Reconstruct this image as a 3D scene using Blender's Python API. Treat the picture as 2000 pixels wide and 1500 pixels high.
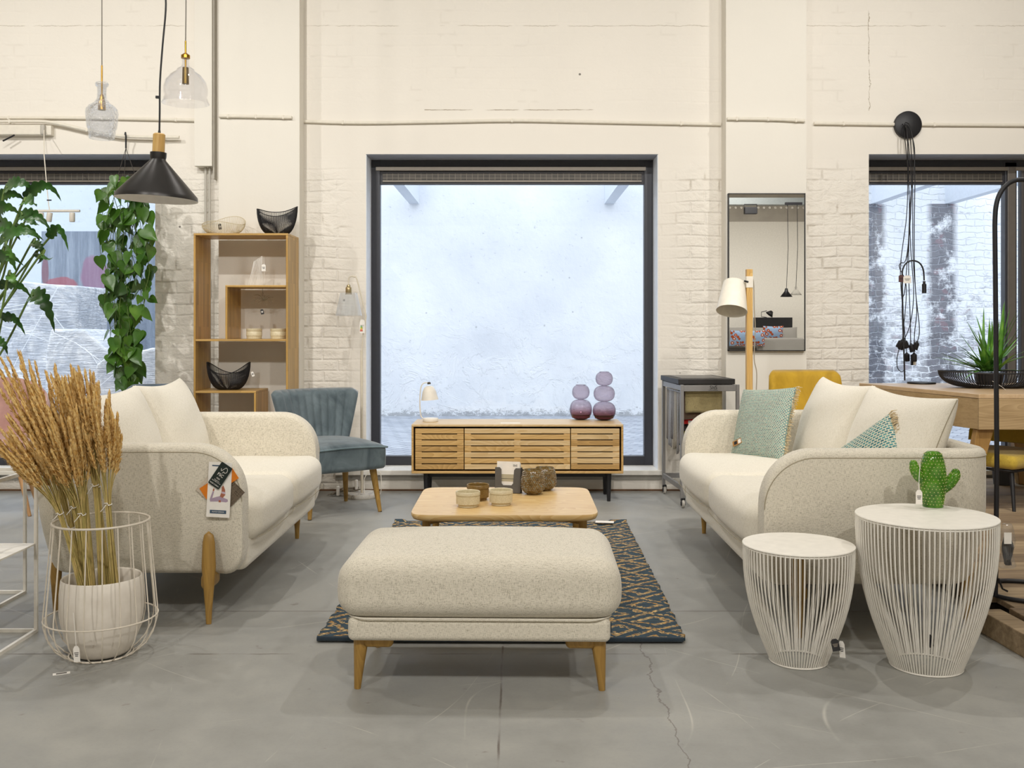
import bpy, bmesh, math, random
from mathutils import Vector, Matrix
R = math.radians
C = bpy.context.scene.collection
for o in list(bpy.data.objects): bpy.data.objects.remove(o)
sc = bpy.context.scene
# ------------------------------------------------------------ camera, world, lights, exposure
F, CX, HY, EYE = 1950.0, 1008.0, 638.0, 1.2
cam_d = bpy.data.cameras.new('camera'); cam = bpy.data.objects.new('camera', cam_d); C.objects.link(cam)
cam.location = (0, 0, EYE); cam.rotation_euler = (R(90), 0, 0)
cam_d.sensor_width = 36; cam_d.lens = 36 * F / 2000
cam_d.shift_x = (1000 - CX) / 2000; cam_d.shift_y = (HY - 750) / 2000
cam_d.clip_end = 200
sc.camera = cam
sc.view_settings.view_transform = 'Standard'; sc.view_settings.look = 'None'
sc.view_settings.exposure = 0.06; sc.view_settings.gamma = 1.0; sc.view_settings.use_curve_mapping = False
w = bpy.data.worlds.new('sky'); sc.world = w; w.use_nodes = True
bg = w.node_tree.nodes['Background']; bg.inputs[0].default_value = (0.82, 0.90, 1.0, 1); bg.inputs[1].default_value = 2.5

def spot(loc, aim, watts, size=0.05, cone=100, col=(1.0, 0.975, 0.93), blend=0.9):
    d = bpy.data.lights.new('ceiling_or_fill_spot', 'SPOT'); d.energy = watts; d.spot_size = R(cone); d.spot_blend = blend
    d.shadow_soft_size = size; d.color = col
    o = bpy.data.objects.new('ceiling_or_fill_spot', d); C.objects.link(o); o.location = loc
    o.rotation_euler = (Vector(aim) - Vector(loc)).to_track_quat('-Z', 'Y').to_euler()
    return o
# shop track spots hanging from the ceiling, and a fill row behind the camera
for x, y, wt in [(-3.3, 4.3, 105), (-1.2, 4.8, 105), (1.0, 4.9, 105), (3.2, 4.6, 105)]:
    spot((x, y, 4.3), (x * 0.85, y - 1.0, 0), wt, 0.028, 120)
for x, y, wt in [(-4.3, 3.6, 240), (-2.0, 3.2, 215), (1.2, 3.2, 200), (3.6, 3.4, 215)]:
    spot((x, y, 4.3), (x * 0.9, 7.3, 1.6), wt, 0.05, 95)
for x, y, wt in [(-2.4, -0.6, 265), (0.1, -0.3, 225), (2.5, -0.6, 265)]:  # unseen row behind the camera, added as fill for the other shop lights
    spot((x, y, 4.3), (x * 0.8, 4.6, 0.3), wt, 0.08, 120)
for x, y in [(-2.5, -4.2), (2.0, -4.4), (5.6, -4.2), (4, -1.5)]:
    spot((x, y, 4.3), (x, y - 2, 0.5), 420, 0.1, 140)

# ------------------------------------------------------------ helpers
def P(px, py, Y): return Vector(((px - CX) * Y / F, Y, EYE - (py - HY) * Y / F))
def PF(px, py, Z=0.0):
    Y = (EYE - Z) * F / (py - HY); return Vector(((px - CX) * Y / F, Y, Z))
def MR(px, py, Y):                       # a point seen in the mirror on the wall pier
    D = 2 * 7.11 - Y; return Vector(((px - CX) * D / F, Y, EYE - (py - HY) * D / F))
def rot(rx=0, ry=0, rz=0): return Matrix.Rotation(rz, 3, 'Z') @ Matrix.Rotation(ry, 3, 'Y') @ Matrix.Rotation(rx, 3, 'X')
def frame_z(d):                          # matrix whose z axis points along d
    d = Vector(d).normalized(); return d.to_track_quat('Z', 'Y').to_matrix()

class MB:
    def __init__(s): s.v = []; s.f = []
    def add(s, vs, fs, c=(0, 0, 0), M=None):
        b = len(s.v); c = Vector(c)
        for p in vs:
            p = Vector(p)
            if M is not None: p = M @ p
            s.v.append(p + c)
        for f in fs: s.f.append([b + i for i in f])
        return s
    def box(s, c, d, M=None):
        x, y, z = d[0] / 2, d[1] / 2, d[2] / 2
        vs = [(-x, -y, -z), (x, -y, -z), (x, y, -z), (-x, y, -z), (-x, -y, z), (x, -y, z), (x, y, z), (-x, y, z)]
        return s.add(vs, [(0, 3, 2, 1), (4, 5, 6, 7), (0, 1, 5, 4), (1, 2, 6, 5), (2, 3, 7, 6), (3, 0, 4, 7)], c, M)
    def bx(s, x0, x1, y0, y1, z0, z1): return s.box(((x0 + x1) / 2, (y0 + y1) / 2, (z0 + z1) / 2), (abs(x1 - x0), abs(y1 - y0), abs(z1 - z0)))
    def tube(s, pts, r, n=8, closed=False):
        pts = [Vector(p) for p in pts]; m = len(pts); rs = r if isinstance(r, (list, tuple)) else [r] * m
        vs = []; fs = []; up = None
        for i, p in enumerate(pts):
            a = pts[(i - 1) % m] if (closed or i > 0) else p; b = pts[(i + 1) % m] if (closed or i < m - 1) else p
            t = (b - a)
            if t.length < 1e-9: t = Vector((0, 0, 1))
            t.normalize()
            if up is None:
                up = t.orthogonal().normalized()
            else:
                up = (up - t * up.dot(t))
                if up.length < 1e-6: up = t.orthogonal()
                up.normalize()
            q = t.cross(up)
            for k in range(n):
                an = 2 * math.pi * k / n; vs.append(p + (up * math.cos(an) + q * math.sin(an)) * rs[i])
        for i in range(m if closed else m - 1):
            j = (i + 1) % m
            for k in range(n):
                l = (k + 1) % n; fs.append((i * n + k, i * n + l, j * n + l, j * n + k))
        if not closed:
            fs.append(tuple(range(n - 1, -1, -1))); fs.append(tuple((m - 1) * n + k for k in range(n)))
        return s.add(vs, fs)
    def lathe(s, prof, c=(0, 0, 0), n=32, M=None, closed=False, cap=True):
        vs = []; fs = []; m = len(prof)
        for r, z in prof:
            for k in range(n):
                a = 2 * math.pi * k / n; vs.append((r * math.cos(a), r * math.sin(a), z))
        for i in range(m if closed else m - 1):
            j = (i + 1) % m
            for k in range(n):
                l = (k + 1) % n; fs.append((i * n + k, i * n + l, j * n + l, j * n + k))
        if not closed and cap:
            if prof[0][0] > 1e-6: fs.append(tuple(range(n - 1, -1, -1)))
            if prof[-1][0] > 1e-6: fs.append(tuple((m - 1) * n + k for k in range(n)))
        return s.add(vs, fs, c, M)
    def prism(s, out, z0, z1, c=(0, 0, 0), M=None):
        n = len(out); vs = [(x, y, z0) for x, y in out] + [(x, y, z1) for x, y in out]
        fs = [tuple(range(n - 1, -1, -1)), tuple(range(n, 2 * n))] + [(i, (i + 1) % n, n + (i + 1) % n, n + i) for i in range(n)]
        return s.add(vs, fs, c, M)
    def grid(s, fn, nu, nv, cu=False, cv=False, c=(0, 0, 0), M=None):
        vs = [fn(i / (nu if cu else nu - 1), j / (nv if cv else nv - 1)) for i in range(nu) for j in range(nv)]
        fs = []
        for i in range(nu if cu else nu - 1):
            for j in range(nv if cv else nv - 1):
                a, b = (i + 1) % nu, (j + 1) % nv; fs.append((i * nv + j, a * nv + j, a * nv + b, i * nv + b))
        return s.add(vs, fs, c, M)
    def ball(s, c, r, n=12, M=None):
        rx, ry, rz = r if isinstance(r, (tuple, list)) else (r, r, r)
        vs = []; fs = []; h = max(4, n // 2)
        for i in range(h + 1):
            t = math.pi * i / h
            for k in range(n):
                a = 2 * math.pi * k / n; vs.append((rx * math.sin(t) * math.cos(a), ry * math.sin(t) * math.sin(a), -rz * math.cos(t)))
        for i in range(h):
            for k in range(n):
                l = (k + 1) % n; fs.append((i * n + k, i * n + l, (i + 1) * n + l, (i + 1) * n + k))
        return s.add(vs, fs, c, M)
    def rbox(s, c, d, r, ni=8, nc=4, fn=None, M=None):
        h = [x / 2 for x in d]; r = min(r, *[x * 0.98 for x in h]); inn = [x - r for x in h]
        cs = []
        for a in range(3):
            l = [inn[a] + r * math.tan(math.pi / 4 * k / nc) for k in range(1, nc + 1)]
            mid = [-inn[a] + 2 * inn[a] * k / ni for k in range(ni + 1)]
            cs.append([-x for x in reversed(l)] + mid + l)
        idx = {}; vs = []; fs = []
        def vert(p):
            k = tuple(round(x, 6) for x in p)
            if k in idx: return idx[k]
            q = Vector([max(-inn[a], min(inn[a], p[a])) for a in range(3)]); dd = Vector(p) - q
            w_ = q + (dd.normalized() * r if dd.length > 1e-9 else Vector())
            if fn: w_ = Vector(fn(w_, h))
            idx[k] = len(vs); vs.append(w_); return idx[k]
        for a in range(3):
            b, g = (a + 1) % 3, (a + 2) % 3
            for sg in (-1, 1):
                for i in range(len(cs[b]) - 1):
                    for j in range(len(cs[g]) - 1):
                        q = []
                        for di, dj in ((0, 0), (1, 0), (1, 1), (0, 1)):
                            p = [0, 0, 0]; p[a] = sg * h[a]; p[b] = cs[b][i + di]; p[g] = cs[g][j + dj]; q.append(vert(p))
                        if sg < 0: q.reverse()
                        if len(set(q)) > 2: fs.append(tuple(dict.fromkeys(q)))
        return s.add(vs, fs, c, M)
    def pillow(s, w_, h_, t, n=22, pinch=0.07, pw=0.42, c=(0, 0, 0), M=None, wr=0.0, seed=0):
        rd = random.Random(seed); ph = [rd.uniform(0, 6) for _ in range(6)]
        def pt(u, v, sg):
            x = u * w_ / 2 * (1 - pinch * (1 - v * v)) ; y = v * h_ / 2 * (1 - pinch * (1 - u * u))
            e = max(0, (1 - u * u) * (1 - v * v)) ** pw
            wv = 1 + wr * (math.sin(5 * u + ph[0] + 2 * v) * 0.5 + math.sin(7 * v + ph[1] - 3 * u) * 0.5)
            return (x, y, sg * t / 2 * e * wv)
        def sp(k): x = -1 + 2 * k / n; return math.sin(x * math.pi / 2)
        vs = []; fs = []; N = n + 1
        for sg in (1, -1):
            for i in range(N):
                for j in range(N): vs.append(pt(sp(i), sp(j), sg))
        for q in (0, 1):
            for i in range(n):
                for j in range(n):
                    f = [q * N * N + i * N + j, q * N * N + (i + 1) * N + j, q * N * N + (i + 1) * N + j + 1, q * N * N + i * N + j + 1]
                    if q: f.reverse()
                    fs.append(tuple(f))
        return s.add(vs, fs, c, M)
    def build(s, name, m, parent=None, smooth=True, ang=40, bevel=0, seg=2, sub=0, weld=True, loc=None, solid=0, recalc=True):
        me = bpy.data.meshes.new(name); me.from_pydata([tuple(p) for p in s.v], [], s.f)
        bm = bmesh.new(); bm.from_mesh(me)
        if weld: bmesh.ops.remove_doubles(bm, verts=bm.verts, dist=1e-5)
        if recalc: bmesh.ops.recalc_face_normals(bm, faces=bm.faces)
        bm.to_mesh(me); bm.free()
        if smooth:
            me.shade_smooth()
            try: me.set_sharp_from_angle(angle=R(ang))
            except Exception: pass
        o = bpy.data.objects.new(name, me); C.objects.link(o)
        if m: me.materials.append(m)
        if parent: o.parent = parent
        if loc: o.location = loc
        if solid:
            q = o.modifiers.new('thick', 'SOLIDIFY'); q.thickness = solid; q.offset = 0
        if bevel:
            q = o.modifiers.new('bevel', 'BEVEL'); q.width = bevel; q.segments = seg; q.limit_method = 'ANGLE'; q.angle_limit = R(35)
        if sub:
            q = o.modifiers.new('sub', 'SUBSURF'); q.levels = sub; q.render_levels = sub
        return o
def tag(o, label, cat, group=None):
    o['label'] = label; o['category'] = cat
    if group: o['group'] = group
    return o
def thing(name, loc=(0, 0, 0), rz=0, label=None, cat=None, group=None, R3=None):
    o = bpy.data.objects.new(name, None); C.objects.link(o); o.location = loc; o.empty_display_size = 0.1
    o.rotation_euler = R3.to_euler() if R3 is not None else (0, 0, rz)
    if label: tag(o, label, cat, group)
    return o
def struct(o): o['kind'] = 'structure'; return o
def copy_tree(o, parent=None):
    c = o.copy(); C.objects.link(c); c.parent = parent
    for ch in [x for x in C.objects if x.parent == o]: copy_tree(ch, c)
    return c
def arc(c, r, a0, a1, n, ax='xz'):
    out = []
    for k in range(n + 1):
        a = R(a0 + (a1 - a0) * k / n); p = [c[0], c[1], c[2]]
        i, j = {'xz': (0, 2), 'yz': (1, 2), 'xy': (0, 1)}[ax]
        p[i] += r * math.cos(a); p[j] += r * math.sin(a); out.append(Vector(p))
    return out
def smooth_path(pts, n=8):
    pts = [Vector(p) for p in pts]; out = []
    for i in range(len(pts) - 1):
        p0 = pts[max(0, i - 1)]; p1 = pts[i]; p2 = pts[i + 1]; p3 = pts[min(len(pts) - 1, i + 2)]
        for k in range(n):
            t = k / n
            out.append(0.5 * ((2 * p1) + (p2 - p0) * t + (2 * p0 - 5 * p1 + 4 * p2 - p3) * t * t + (3 * p1 - p0 - 3 * p2 + p3) * t ** 3))
    out.append(pts[-1]); return out
def rrect(x0, x1, y0, y1, r, n=6):
    o = []
    for cx, cy, a in ((x1 - r, y0 + r, -90), (x1 - r, y1 - r, 0), (x0 + r, y1 - r, 90), (x0 + r, y0 + r, 180)):
        for k in range(n + 1):
            t = R(a + 90 * k / n); o.append((cx + r * math.cos(t), cy + r * math.sin(t)))
    return o
def text(name, s, size, m, parent=None, loc=(0, 0, 0), R3=None, align='CENTER', ext=0.0004):
    cu = bpy.data.curves.new(name, 'FONT'); cu.body = s; cu.size = size; cu.align_x = align; cu.align_y = 'CENTER'; cu.extrude = ext
    t = bpy.data.objects.new(name, cu); C.objects.link(t); bpy.context.view_layer.update()
    me = bpy.data.meshes.new_from_object(t.evaluated_get(bpy.context.evaluated_depsgraph_get())); bpy.data.objects.remove(t)
    o = bpy.data.objects.new(name, me); C.objects.link(o); me.materials.clear(); me.materials.append(m)
    o.parent = parent; o.location = loc
    if R3 is not None: o.rotation_euler = R3.to_euler()
    return o

# ------------------------------------------------------------ materials
def lin(h):
    h = h.lstrip('#'); c = [int(h[i:i + 2], 16) / 255 for i in (0, 2, 4)]
    return tuple((x / 12.92 if x <= 0.04045 else ((x + 0.055) / 1.055) ** 2.4) for x in c) + (1,)
class NT:
    def __init__(s, name):
        s.m = bpy.data.materials.new(name); s.m.use_nodes = True; s.t = s.m.node_tree; s.n = s.t.nodes; s.l = s.t.links
        s.b = s.n['Principled BSDF']; s.tc = s.n.new('ShaderNodeTexCoord')
    def node(s, ty, ins=None, **kw):
        n = s.n.new('ShaderNode' + ty)
        for k, v in kw.items(): setattr(n, k, v)
        for k, v in (ins or {}).items():
            if hasattr(v, 'is_linked') or isinstance(v, bpy.types.NodeSocket): s.l.new(v, n.inputs[k])
            else: n.inputs[k].default_value = v
        return n
    def map(s, scale=(1, 1, 1), rotv=(0, 0, 0), loc=(0, 0, 0), src='Object'):
        return s.node('Mapping', {'Vector': s.tc.outputs[src], 'Scale': scale, 'Rotation': rotv, 'Location': loc}).outputs[0]
    def noise(s, vec, scale=5, detail=3, rough=0.5, dist=0):
        return s.node('TexNoise', {'Vector': vec, 'Scale': scale, 'Detail': detail, 'Roughness': rough, 'Distortion': dist}).outputs[0]
    def ramp(s, fac, stops, interp='LINEAR'):
        n = s.node('ValToRGB', {'Fac': fac}); e = n.color_ramp.elements; n.color_ramp.interpolation = interp
        while len(e) < len(stops): e.new(0.5)
        for i, (p, c) in enumerate(stops):
            e[i].position = p; e[i].color = c if isinstance(c, tuple) else lin(c)
        return n.outputs[0]
    def mix(s, fac, a, b, mode='MIX'):
        n = s.n.new('ShaderNodeMix'); n.data_type = 'RGBA'; n.blend_type = mode
        for k, v in ((0, fac), (6, a), (7, b)):
            if isinstance(v, bpy.types.NodeSocket): s.l.new(v, n.inputs[k])
            else: n.inputs[k].default_value = v
        return n.outputs[2]
    def math(s, op, a, b=0.0, c=None):
        n = s.n.new('ShaderNodeMath'); n.operation = op
        for k, v in ((0, a), (1, b)) + (((2, c),) if c is not None else ()):
            if isinstance(v, bpy.types.NodeSocket): s.l.new(v, n.inputs[k])
            else: n.inputs[k].default_value = v
        return n.outputs[0]
    def sep(s, vec): return s.node('SeparateXYZ', {0: vec}).outputs
    def bump(s, h, strength=0.3, dist=0.01, prev=None):
        ins = {'Height': h, 'Strength': strength, 'Distance': dist}
        if prev is not None: ins['Normal'] = prev
        return s.node('Bump', ins).outputs[0]
    def out(s, col=None, rough=None, nrm=None, **kw):
        def put(k, v):
            if isinstance(v, bpy.types.NodeSocket): s.l.new(v, s.b.inputs[k])
            else: s.b.inputs[k].default_value = v
        if col is not None: put('Base Color', col)
        if rough is not None: put('Roughness', rough)
        if nrm is not None: put('Normal', nrm)
        for k, v in kw.items(): put(k.replace('_', ' '), v)
        return s.m
_mc = {}
def plain(name, col, rough=0.5, metal=0.0, nz=0.04, sc_=30, bump=0.0, **kw):
    if name in _mc: return _mc[name]
    t = NT(name); c = lin(col); n = t.noise(t.map(), sc_, 3)
    a = tuple(x * (1 - nz) for x in c[:3]) + (1,); b = tuple(min(1, x * (1 + nz)) for x in c[:3]) + (1,)
    cc = t.ramp(n, [(0.3, a), (0.7, b)])
    nr = t.bump(n, bump, 0.002) if bump else None
    _mc[name] = t.out(cc, rough, nr, Metallic=metal, **kw); return _mc[name]
def wood(name, c1, c2, axis='x', scale=1.0, rough=0.45, blocks=None, rings=0.0):
    if name in _mc: return _mc[name]
    t = NT(name); st = {'x': (1.2, 22, 22), 'y': (22, 1.2, 22), 'z': (22, 22, 1.2)}[axis]
    rnd = t.math('MULTIPLY', t.node('ObjectInfo').outputs['Random'], 9.0)
    rv = t.node('CombineXYZ', {0: rnd, 1: rnd, 2: rnd}).outputs[0]
    def wm(sv): return t.node('Mapping', {'Vector': t.node('VectorMath', {0: t.tc.outputs['Object'], 1: rv}, operation='ADD').outputs[0], 'Scale': sv}).outputs[0]
    v = wm(tuple(a * scale for a in st))
    n1 = t.noise(v, 1.6, 5, 0.6, 0.6); n2 = t.noise(t.map(tuple(a * scale * 5 for a in st)), 2.0, 2)
    f = t.math('ADD', t.math('MULTIPLY', n1, 0.75), t.math('MULTIPLY', n2, 0.25))
    if rings:
        st2 = {'x': (1.0, 4.5, 4.5), 'y': (4.5, 1.0, 4.5), 'z': (4.5, 4.5, 1.0)}[axis]
        nn = t.noise(wm(st2), 1.3, 1, 0.4, 0.3)
        rg = t.math('FRACT', t.math('MULTIPLY', nn, 26.0)); f = t.math('ADD', t.math('MULTIPLY', f, 1 - rings), t.math('MULTIPLY', rg, rings))
    c = t.ramp(f, [(0.3, c1), (0.68, c2)])
    if blocks:
        sx = {'x': 'X', 'y': 'Y', 'z': 'Z'}[axis]
        o = t.sep(t.tc.outputs['Object'])
        if axis == 'z': vec = t.node('CombineXYZ', {0: o[2], 1: t.math('ADD', o[0], o[1])}).outputs[0]
        elif axis == 'x': vec = t.node('CombineXYZ', {0: o[0], 1: t.math('ADD', o[1], o[2])}).outputs[0]
        else: vec = t.node('CombineXYZ', {0: o[1], 1: t.math('ADD', o[0], o[2])}).outputs[0]
        br = t.node('TexBrick', {'Vector': vec, 'Scale': 1.0, 'Mortar Size': 0.0006, 'Brick Width': blocks[0], 'Row Height': blocks[1],
             'Color1': (0.78, 0.77, 0.75, 1), 'Color2': (1.1, 1.1, 1.1, 1), 'Mortar': (0.66, 0.64, 0.6, 1), 'Bias': 0.1})
        c = t.mix(1.0, c, br.outputs[0], 'MULTIPLY')
    _mc[name] = t.out(c, rough, t.bump(n2, 0.12, 0.002)); return _mc[name]
def fabric(name, c1, c2, sc_=1.0, rough=0.95, bump=0.13, spots=None):
    if name in _mc: return _mc[name]
    t = NT(name)
    a = t.noise(t.map((70 * sc_, 850 * sc_, 850 * sc_)), 1.0, 2, 0.6); b = t.noise(t.map((850 * sc_, 70 * sc_, 850 * sc_)), 1.0, 2, 0.6)
    d = t.noise(t.map((850 * sc_, 850 * sc_, 70 * sc_)), 1.0, 2, 0.6)
    f = t.math('MULTIPLY', t.math('ADD', t.math('ADD', a, b), d), 0.3333)
    c = t.ramp(f, [(0.40, c1), (0.495, c2)])
    t.b.inputs['Sheen Weight'].default_value = 0.25
    _mc[name] = t.out(c, rough, t.bump(f, bump, 0.002)); return _mc[name]
def velvet(name, c1, c2):
    if name in _mc: return _mc[name]
    t = NT(name); n = t.noise(t.map((1, 1, 0.6)), 7, 4, 0.6, 0.8); c = t.ramp(n, [(0.3, c1), (0.72, c2)])
    t.b.inputs['Sheen Weight'].default_value = 0.6; t.b.inputs['Sheen Roughness'].default_value = 0.35
    _mc[name] = t.out(c, 0.75, t.bump(n, 0.1, 0.01)); return _mc[name]
def thin_ior(t, ior):                     # same reflectance from both sides of a thin wall
    bf = t.node('NewGeometry').outputs['Backfacing']; return t.math('ADD', t.math('MULTIPLY', bf, 1 / ior - ior), ior)
def glass(name, tint=(1, 1, 1, 1), refl=0.9, rough=0.02, body=0.0, bodycol=(1, 1, 1, 1), ior=1.45, scale_bump=None, ):
    """thin walled glass: clear transmission plus fresnel reflection, same for every ray"""
    if name in _mc: return _mc[name]
    t = NT(name); n = t.n; n.remove(t.b)
    tr = t.node('BsdfTransparent', {'Color': tint}); gl = t.node('BsdfGlossy', {'Roughness': rough, 'Color': (refl, refl, refl, 1)})
    fr = t.node('Fresnel', {'IOR': thin_ior(t, ior)})
    if scale_bump:
        vo = t.node('TexVoronoi', {'Vector': t.map((scale_bump,) * 3), 'Scale': 1.0}).outputs[0]
        bp = t.bump(vo, 1.0, 0.01); t.l.new(bp, gl.inputs['Normal']); t.l.new(bp, fr.inputs['Normal'])
    mx = t.node('MixShader', {0: fr.outputs[0], 1: tr.outputs[0], 2: gl.outputs[0]}).outputs[0]
    if body:
        df = t.node('BsdfDiffuse', {'Color': bodycol}); mx = t.node('MixShader', {0: body, 1: mx, 2: df.outputs[0]}).outputs[0]
    t.l.new(mx, n['Material Output'].inputs[0]); _mc[name] = t.m; return t.m
WHITE_M = plain('white_powder_coat', '#EDE8DE', 0.45)
BLACK_M = plain('black_powder_coat', '#17161A', 0.5)
OAK = wood('oak_honey', '#B08038', '#D0A154', 'z')
OAKX = wood('oak_honey_x', '#C08F45', '#DCB069', 'x', rings=0.3)
LEGW = wood('leg_oak', '#8E6B32', '#B28C46', 'z', rings=0.15)
CREAM_F = fabric('cream_linen', '#8F8671', '#E0D8C7')
CREAM_L = fabric('cream_linen_light', '#C3BAA5', '#E9E2D3', 1.0)
PAPER = plain('paper_white', '#EFEAE2', 0.7)
INK = plain('ink_black', '#16161A', 0.7)
CLEAR = glass('clear_glass')
BRASS = plain('brass', '#B98F3C', 0.28, 1.0)
TXTR = rot(R(90), 0, 0)      # text upright facing the camera side (-Y)
# ------------------------------------------------------------ room shell
YW = 7.3; YG = 7.54; YP = 7.14; XL, XR, YB, ZC = -5.2, 7.2, -8.6, 4.7
def wall_mat(name, brick_amt=1.0, col='#EEE8DE', smooth_box=None):
    t = NT(name)
    o = t.sep(t.tc.outputs['Object']); wob = t.noise(t.map((1, 1, 1)), 3.0, 2)
    vec = t.node('CombineXYZ', {0: t.math('ADD', o[0], t.math('MULTIPLY', wob, 0.03)), 1: t.math('ADD', o[2], t.math('MULTIPLY', t.noise(t.map(), 2.2, 1), 0.05))}).outputs[0]
    br = t.node('TexBrick', {'Vector': vec, 'Scale': 1.0, 'Mortar Size': 0.013, 'Mortar Smooth': 1.0, 'Brick Width': 0.215, 'Row Height': 0.082, 'Mortar': (0, 0, 0, 1), 'Color1': (1, 1, 1, 1), 'Color2': (.8, .8, .8, 1)})
    patch = t.ramp(t.noise(t.map((0.8, 1, 1.2)), 1.1, 3, 0.6), [(0.40, (0, 0, 0, 1)), (0.56, (1, 1, 1, 1))])
    # plaster band between window head and the conduit stays smooth
    h = t.math('MULTIPLY', br.outputs[1], -1.0)
    if brick_amt:
        ax = t.math('ABSOLUTE', t.math('ADD', o[0], 0.03))
        # strength by place: piers beside the windows rough, zone above the window fairly smooth
        side = t.node('MapRange', {'Value': ax, 1: 1.15, 2: 1.3}).outputs[0]
        low = t.node('MapRange', {'Value': o[2], 1: 2.85, 2: 2.6}).outputs[0]
        band = t.math('MULTIPLY', t.node('MapRange', {'Value': o[2], 1: 2.25, 2: 2.45}).outputs[0], t.node('MapRange', {'Value': o[2], 1: 2.85, 2: 2.75}).outputs[0])
        rough_zone = t.math('MULTIPLY', t.math('MULTIPLY', side, low), t.math('SUBTRACT', 1.0, band))
        amt = t.math('ADD', t.math('MULTIPLY', rough_zone, 0.9), t.math('MULTIPLY', t.math('SUBTRACT', 1.0, band), 0.22))
        lump = t.noise(t.map((1, 1, 1.5)), 9, 4, 0.6, 0.4)
        hb = t.math('MULTIPLY', t.math('MULTIPLY', h, patch), amt)
        hh = t.math('ADD', t.math('MULTIPLY', hb, 0.45), t.math('MULTIPLY', t.math('MULTIPLY', lump, amt), 1.8))
        n1 = t.bump(hh, 0.6, 0.018)
        crack = t.math('MULTIPLY', t.math('MULTIPLY', br.outputs[1], t.ramp(t.noise(t.map(loc=(3, 1, 7)), 4.5, 2), [(0.60, (0, 0, 0, 1)), (0.66, (1, 1, 1, 1))])), t.math('MULTIPLY', amt, 0.4))
        # long cracks: one beside the right pier, one under the brick field over the window
        def line(v, w_): return t.node('MapRange', {'Value': t.math('ABSOLUTE', v), 1: w_ * .3, 2: w_, 3: 1.0, 4: 0.0}).outputs[0]
        wb = t.math('MULTIPLY', t.math('SUBTRACT', t.noise(t.map(loc=(0, 3, 0)), 11, 4, .7), .5), .07)
        brk = t.ramp(t.noise(t.map(loc=(5, 5, 5)), 5, 3), [(0.42, (0, 0, 0, 1)), (0.52, (1, 1, 1, 1))])
        k1 = t.math('MULTIPLY', line(t.math('ADD', t.math('SUBTRACT', o[0], 2.58), wb), .004), t.math('GREATER_THAN', o[2], 2.78))
        k2 = t.math('MULTIPLY', line(t.math('ADD', t.math('SUBTRACT', o[2], 2.785), t.math('MULTIPLY', wb, .2)), .005), t.math('LESS_THAN', t.math('ABSOLUTE', t.math('ADD', o[0], .05)), .62))
        k3 = t.math('MULTIPLY', line(t.math('ADD', t.math('SUBTRACT', o[2], 3.40), t.math('MULTIPLY', wb, .4)), .004), t.math('LESS_THAN', t.math('ABSOLUTE', o[0]), 4.2))
        crack = t.math('MINIMUM', t.math('ADD', crack, t.math('MULTIPLY', t.math('MULTIPLY', t.math('ADD', k1, t.math('ADD', k2, t.math('MULTIPLY', k3, .6))), brk), .8)), 1.0)
        # a few nail holes and chips
        vo = t.node('TexVoronoi', {'Vector': t.map((1, 0.01, 1), loc=(0.3, 0, 0.2)), 'Scale': 2.3}).outputs[0]
        hole = t.ramp(vo, [(0.016, (1, 1, 1, 1)), (0.022, (0, 0, 0, 1))])
    else:
        n1 = t.bump(t.noise(t.map(), 6, 3), 0.15, 0.02); crack = 0.0
        vo = t.node('TexVoronoi', {'Vector': t.map((1, 0.01, 1)), 'Scale': 2.6}).outputs[0]
        hole = t.ramp(vo, [(0.010, (1, 1, 1, 1)), (0.016, (0, 0, 0, 1))])
    fine = t.bump(t.noise(t.map(), 60, 3), 0.12, 0.004, n1)
    base = t.ramp(t.noise(t.map(), 1.4, 4), [(0.3, tuple(x * 0.965 for x in lin(col)[:3]) + (1,)), (0.7, col)])
    c = t.mix(crack, base, lin('#9C8E78')) if brick_amt else base
    c = t.mix(t.math('MULTIPLY', hole, 0.8), c, lin('#4A4238'))
    return t.out(c, 0.75, fine)
WALL = wall_mat('painted_brick'); PLAST = wall_mat('painted_plaster', 0, '#EEE9DF')
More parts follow.
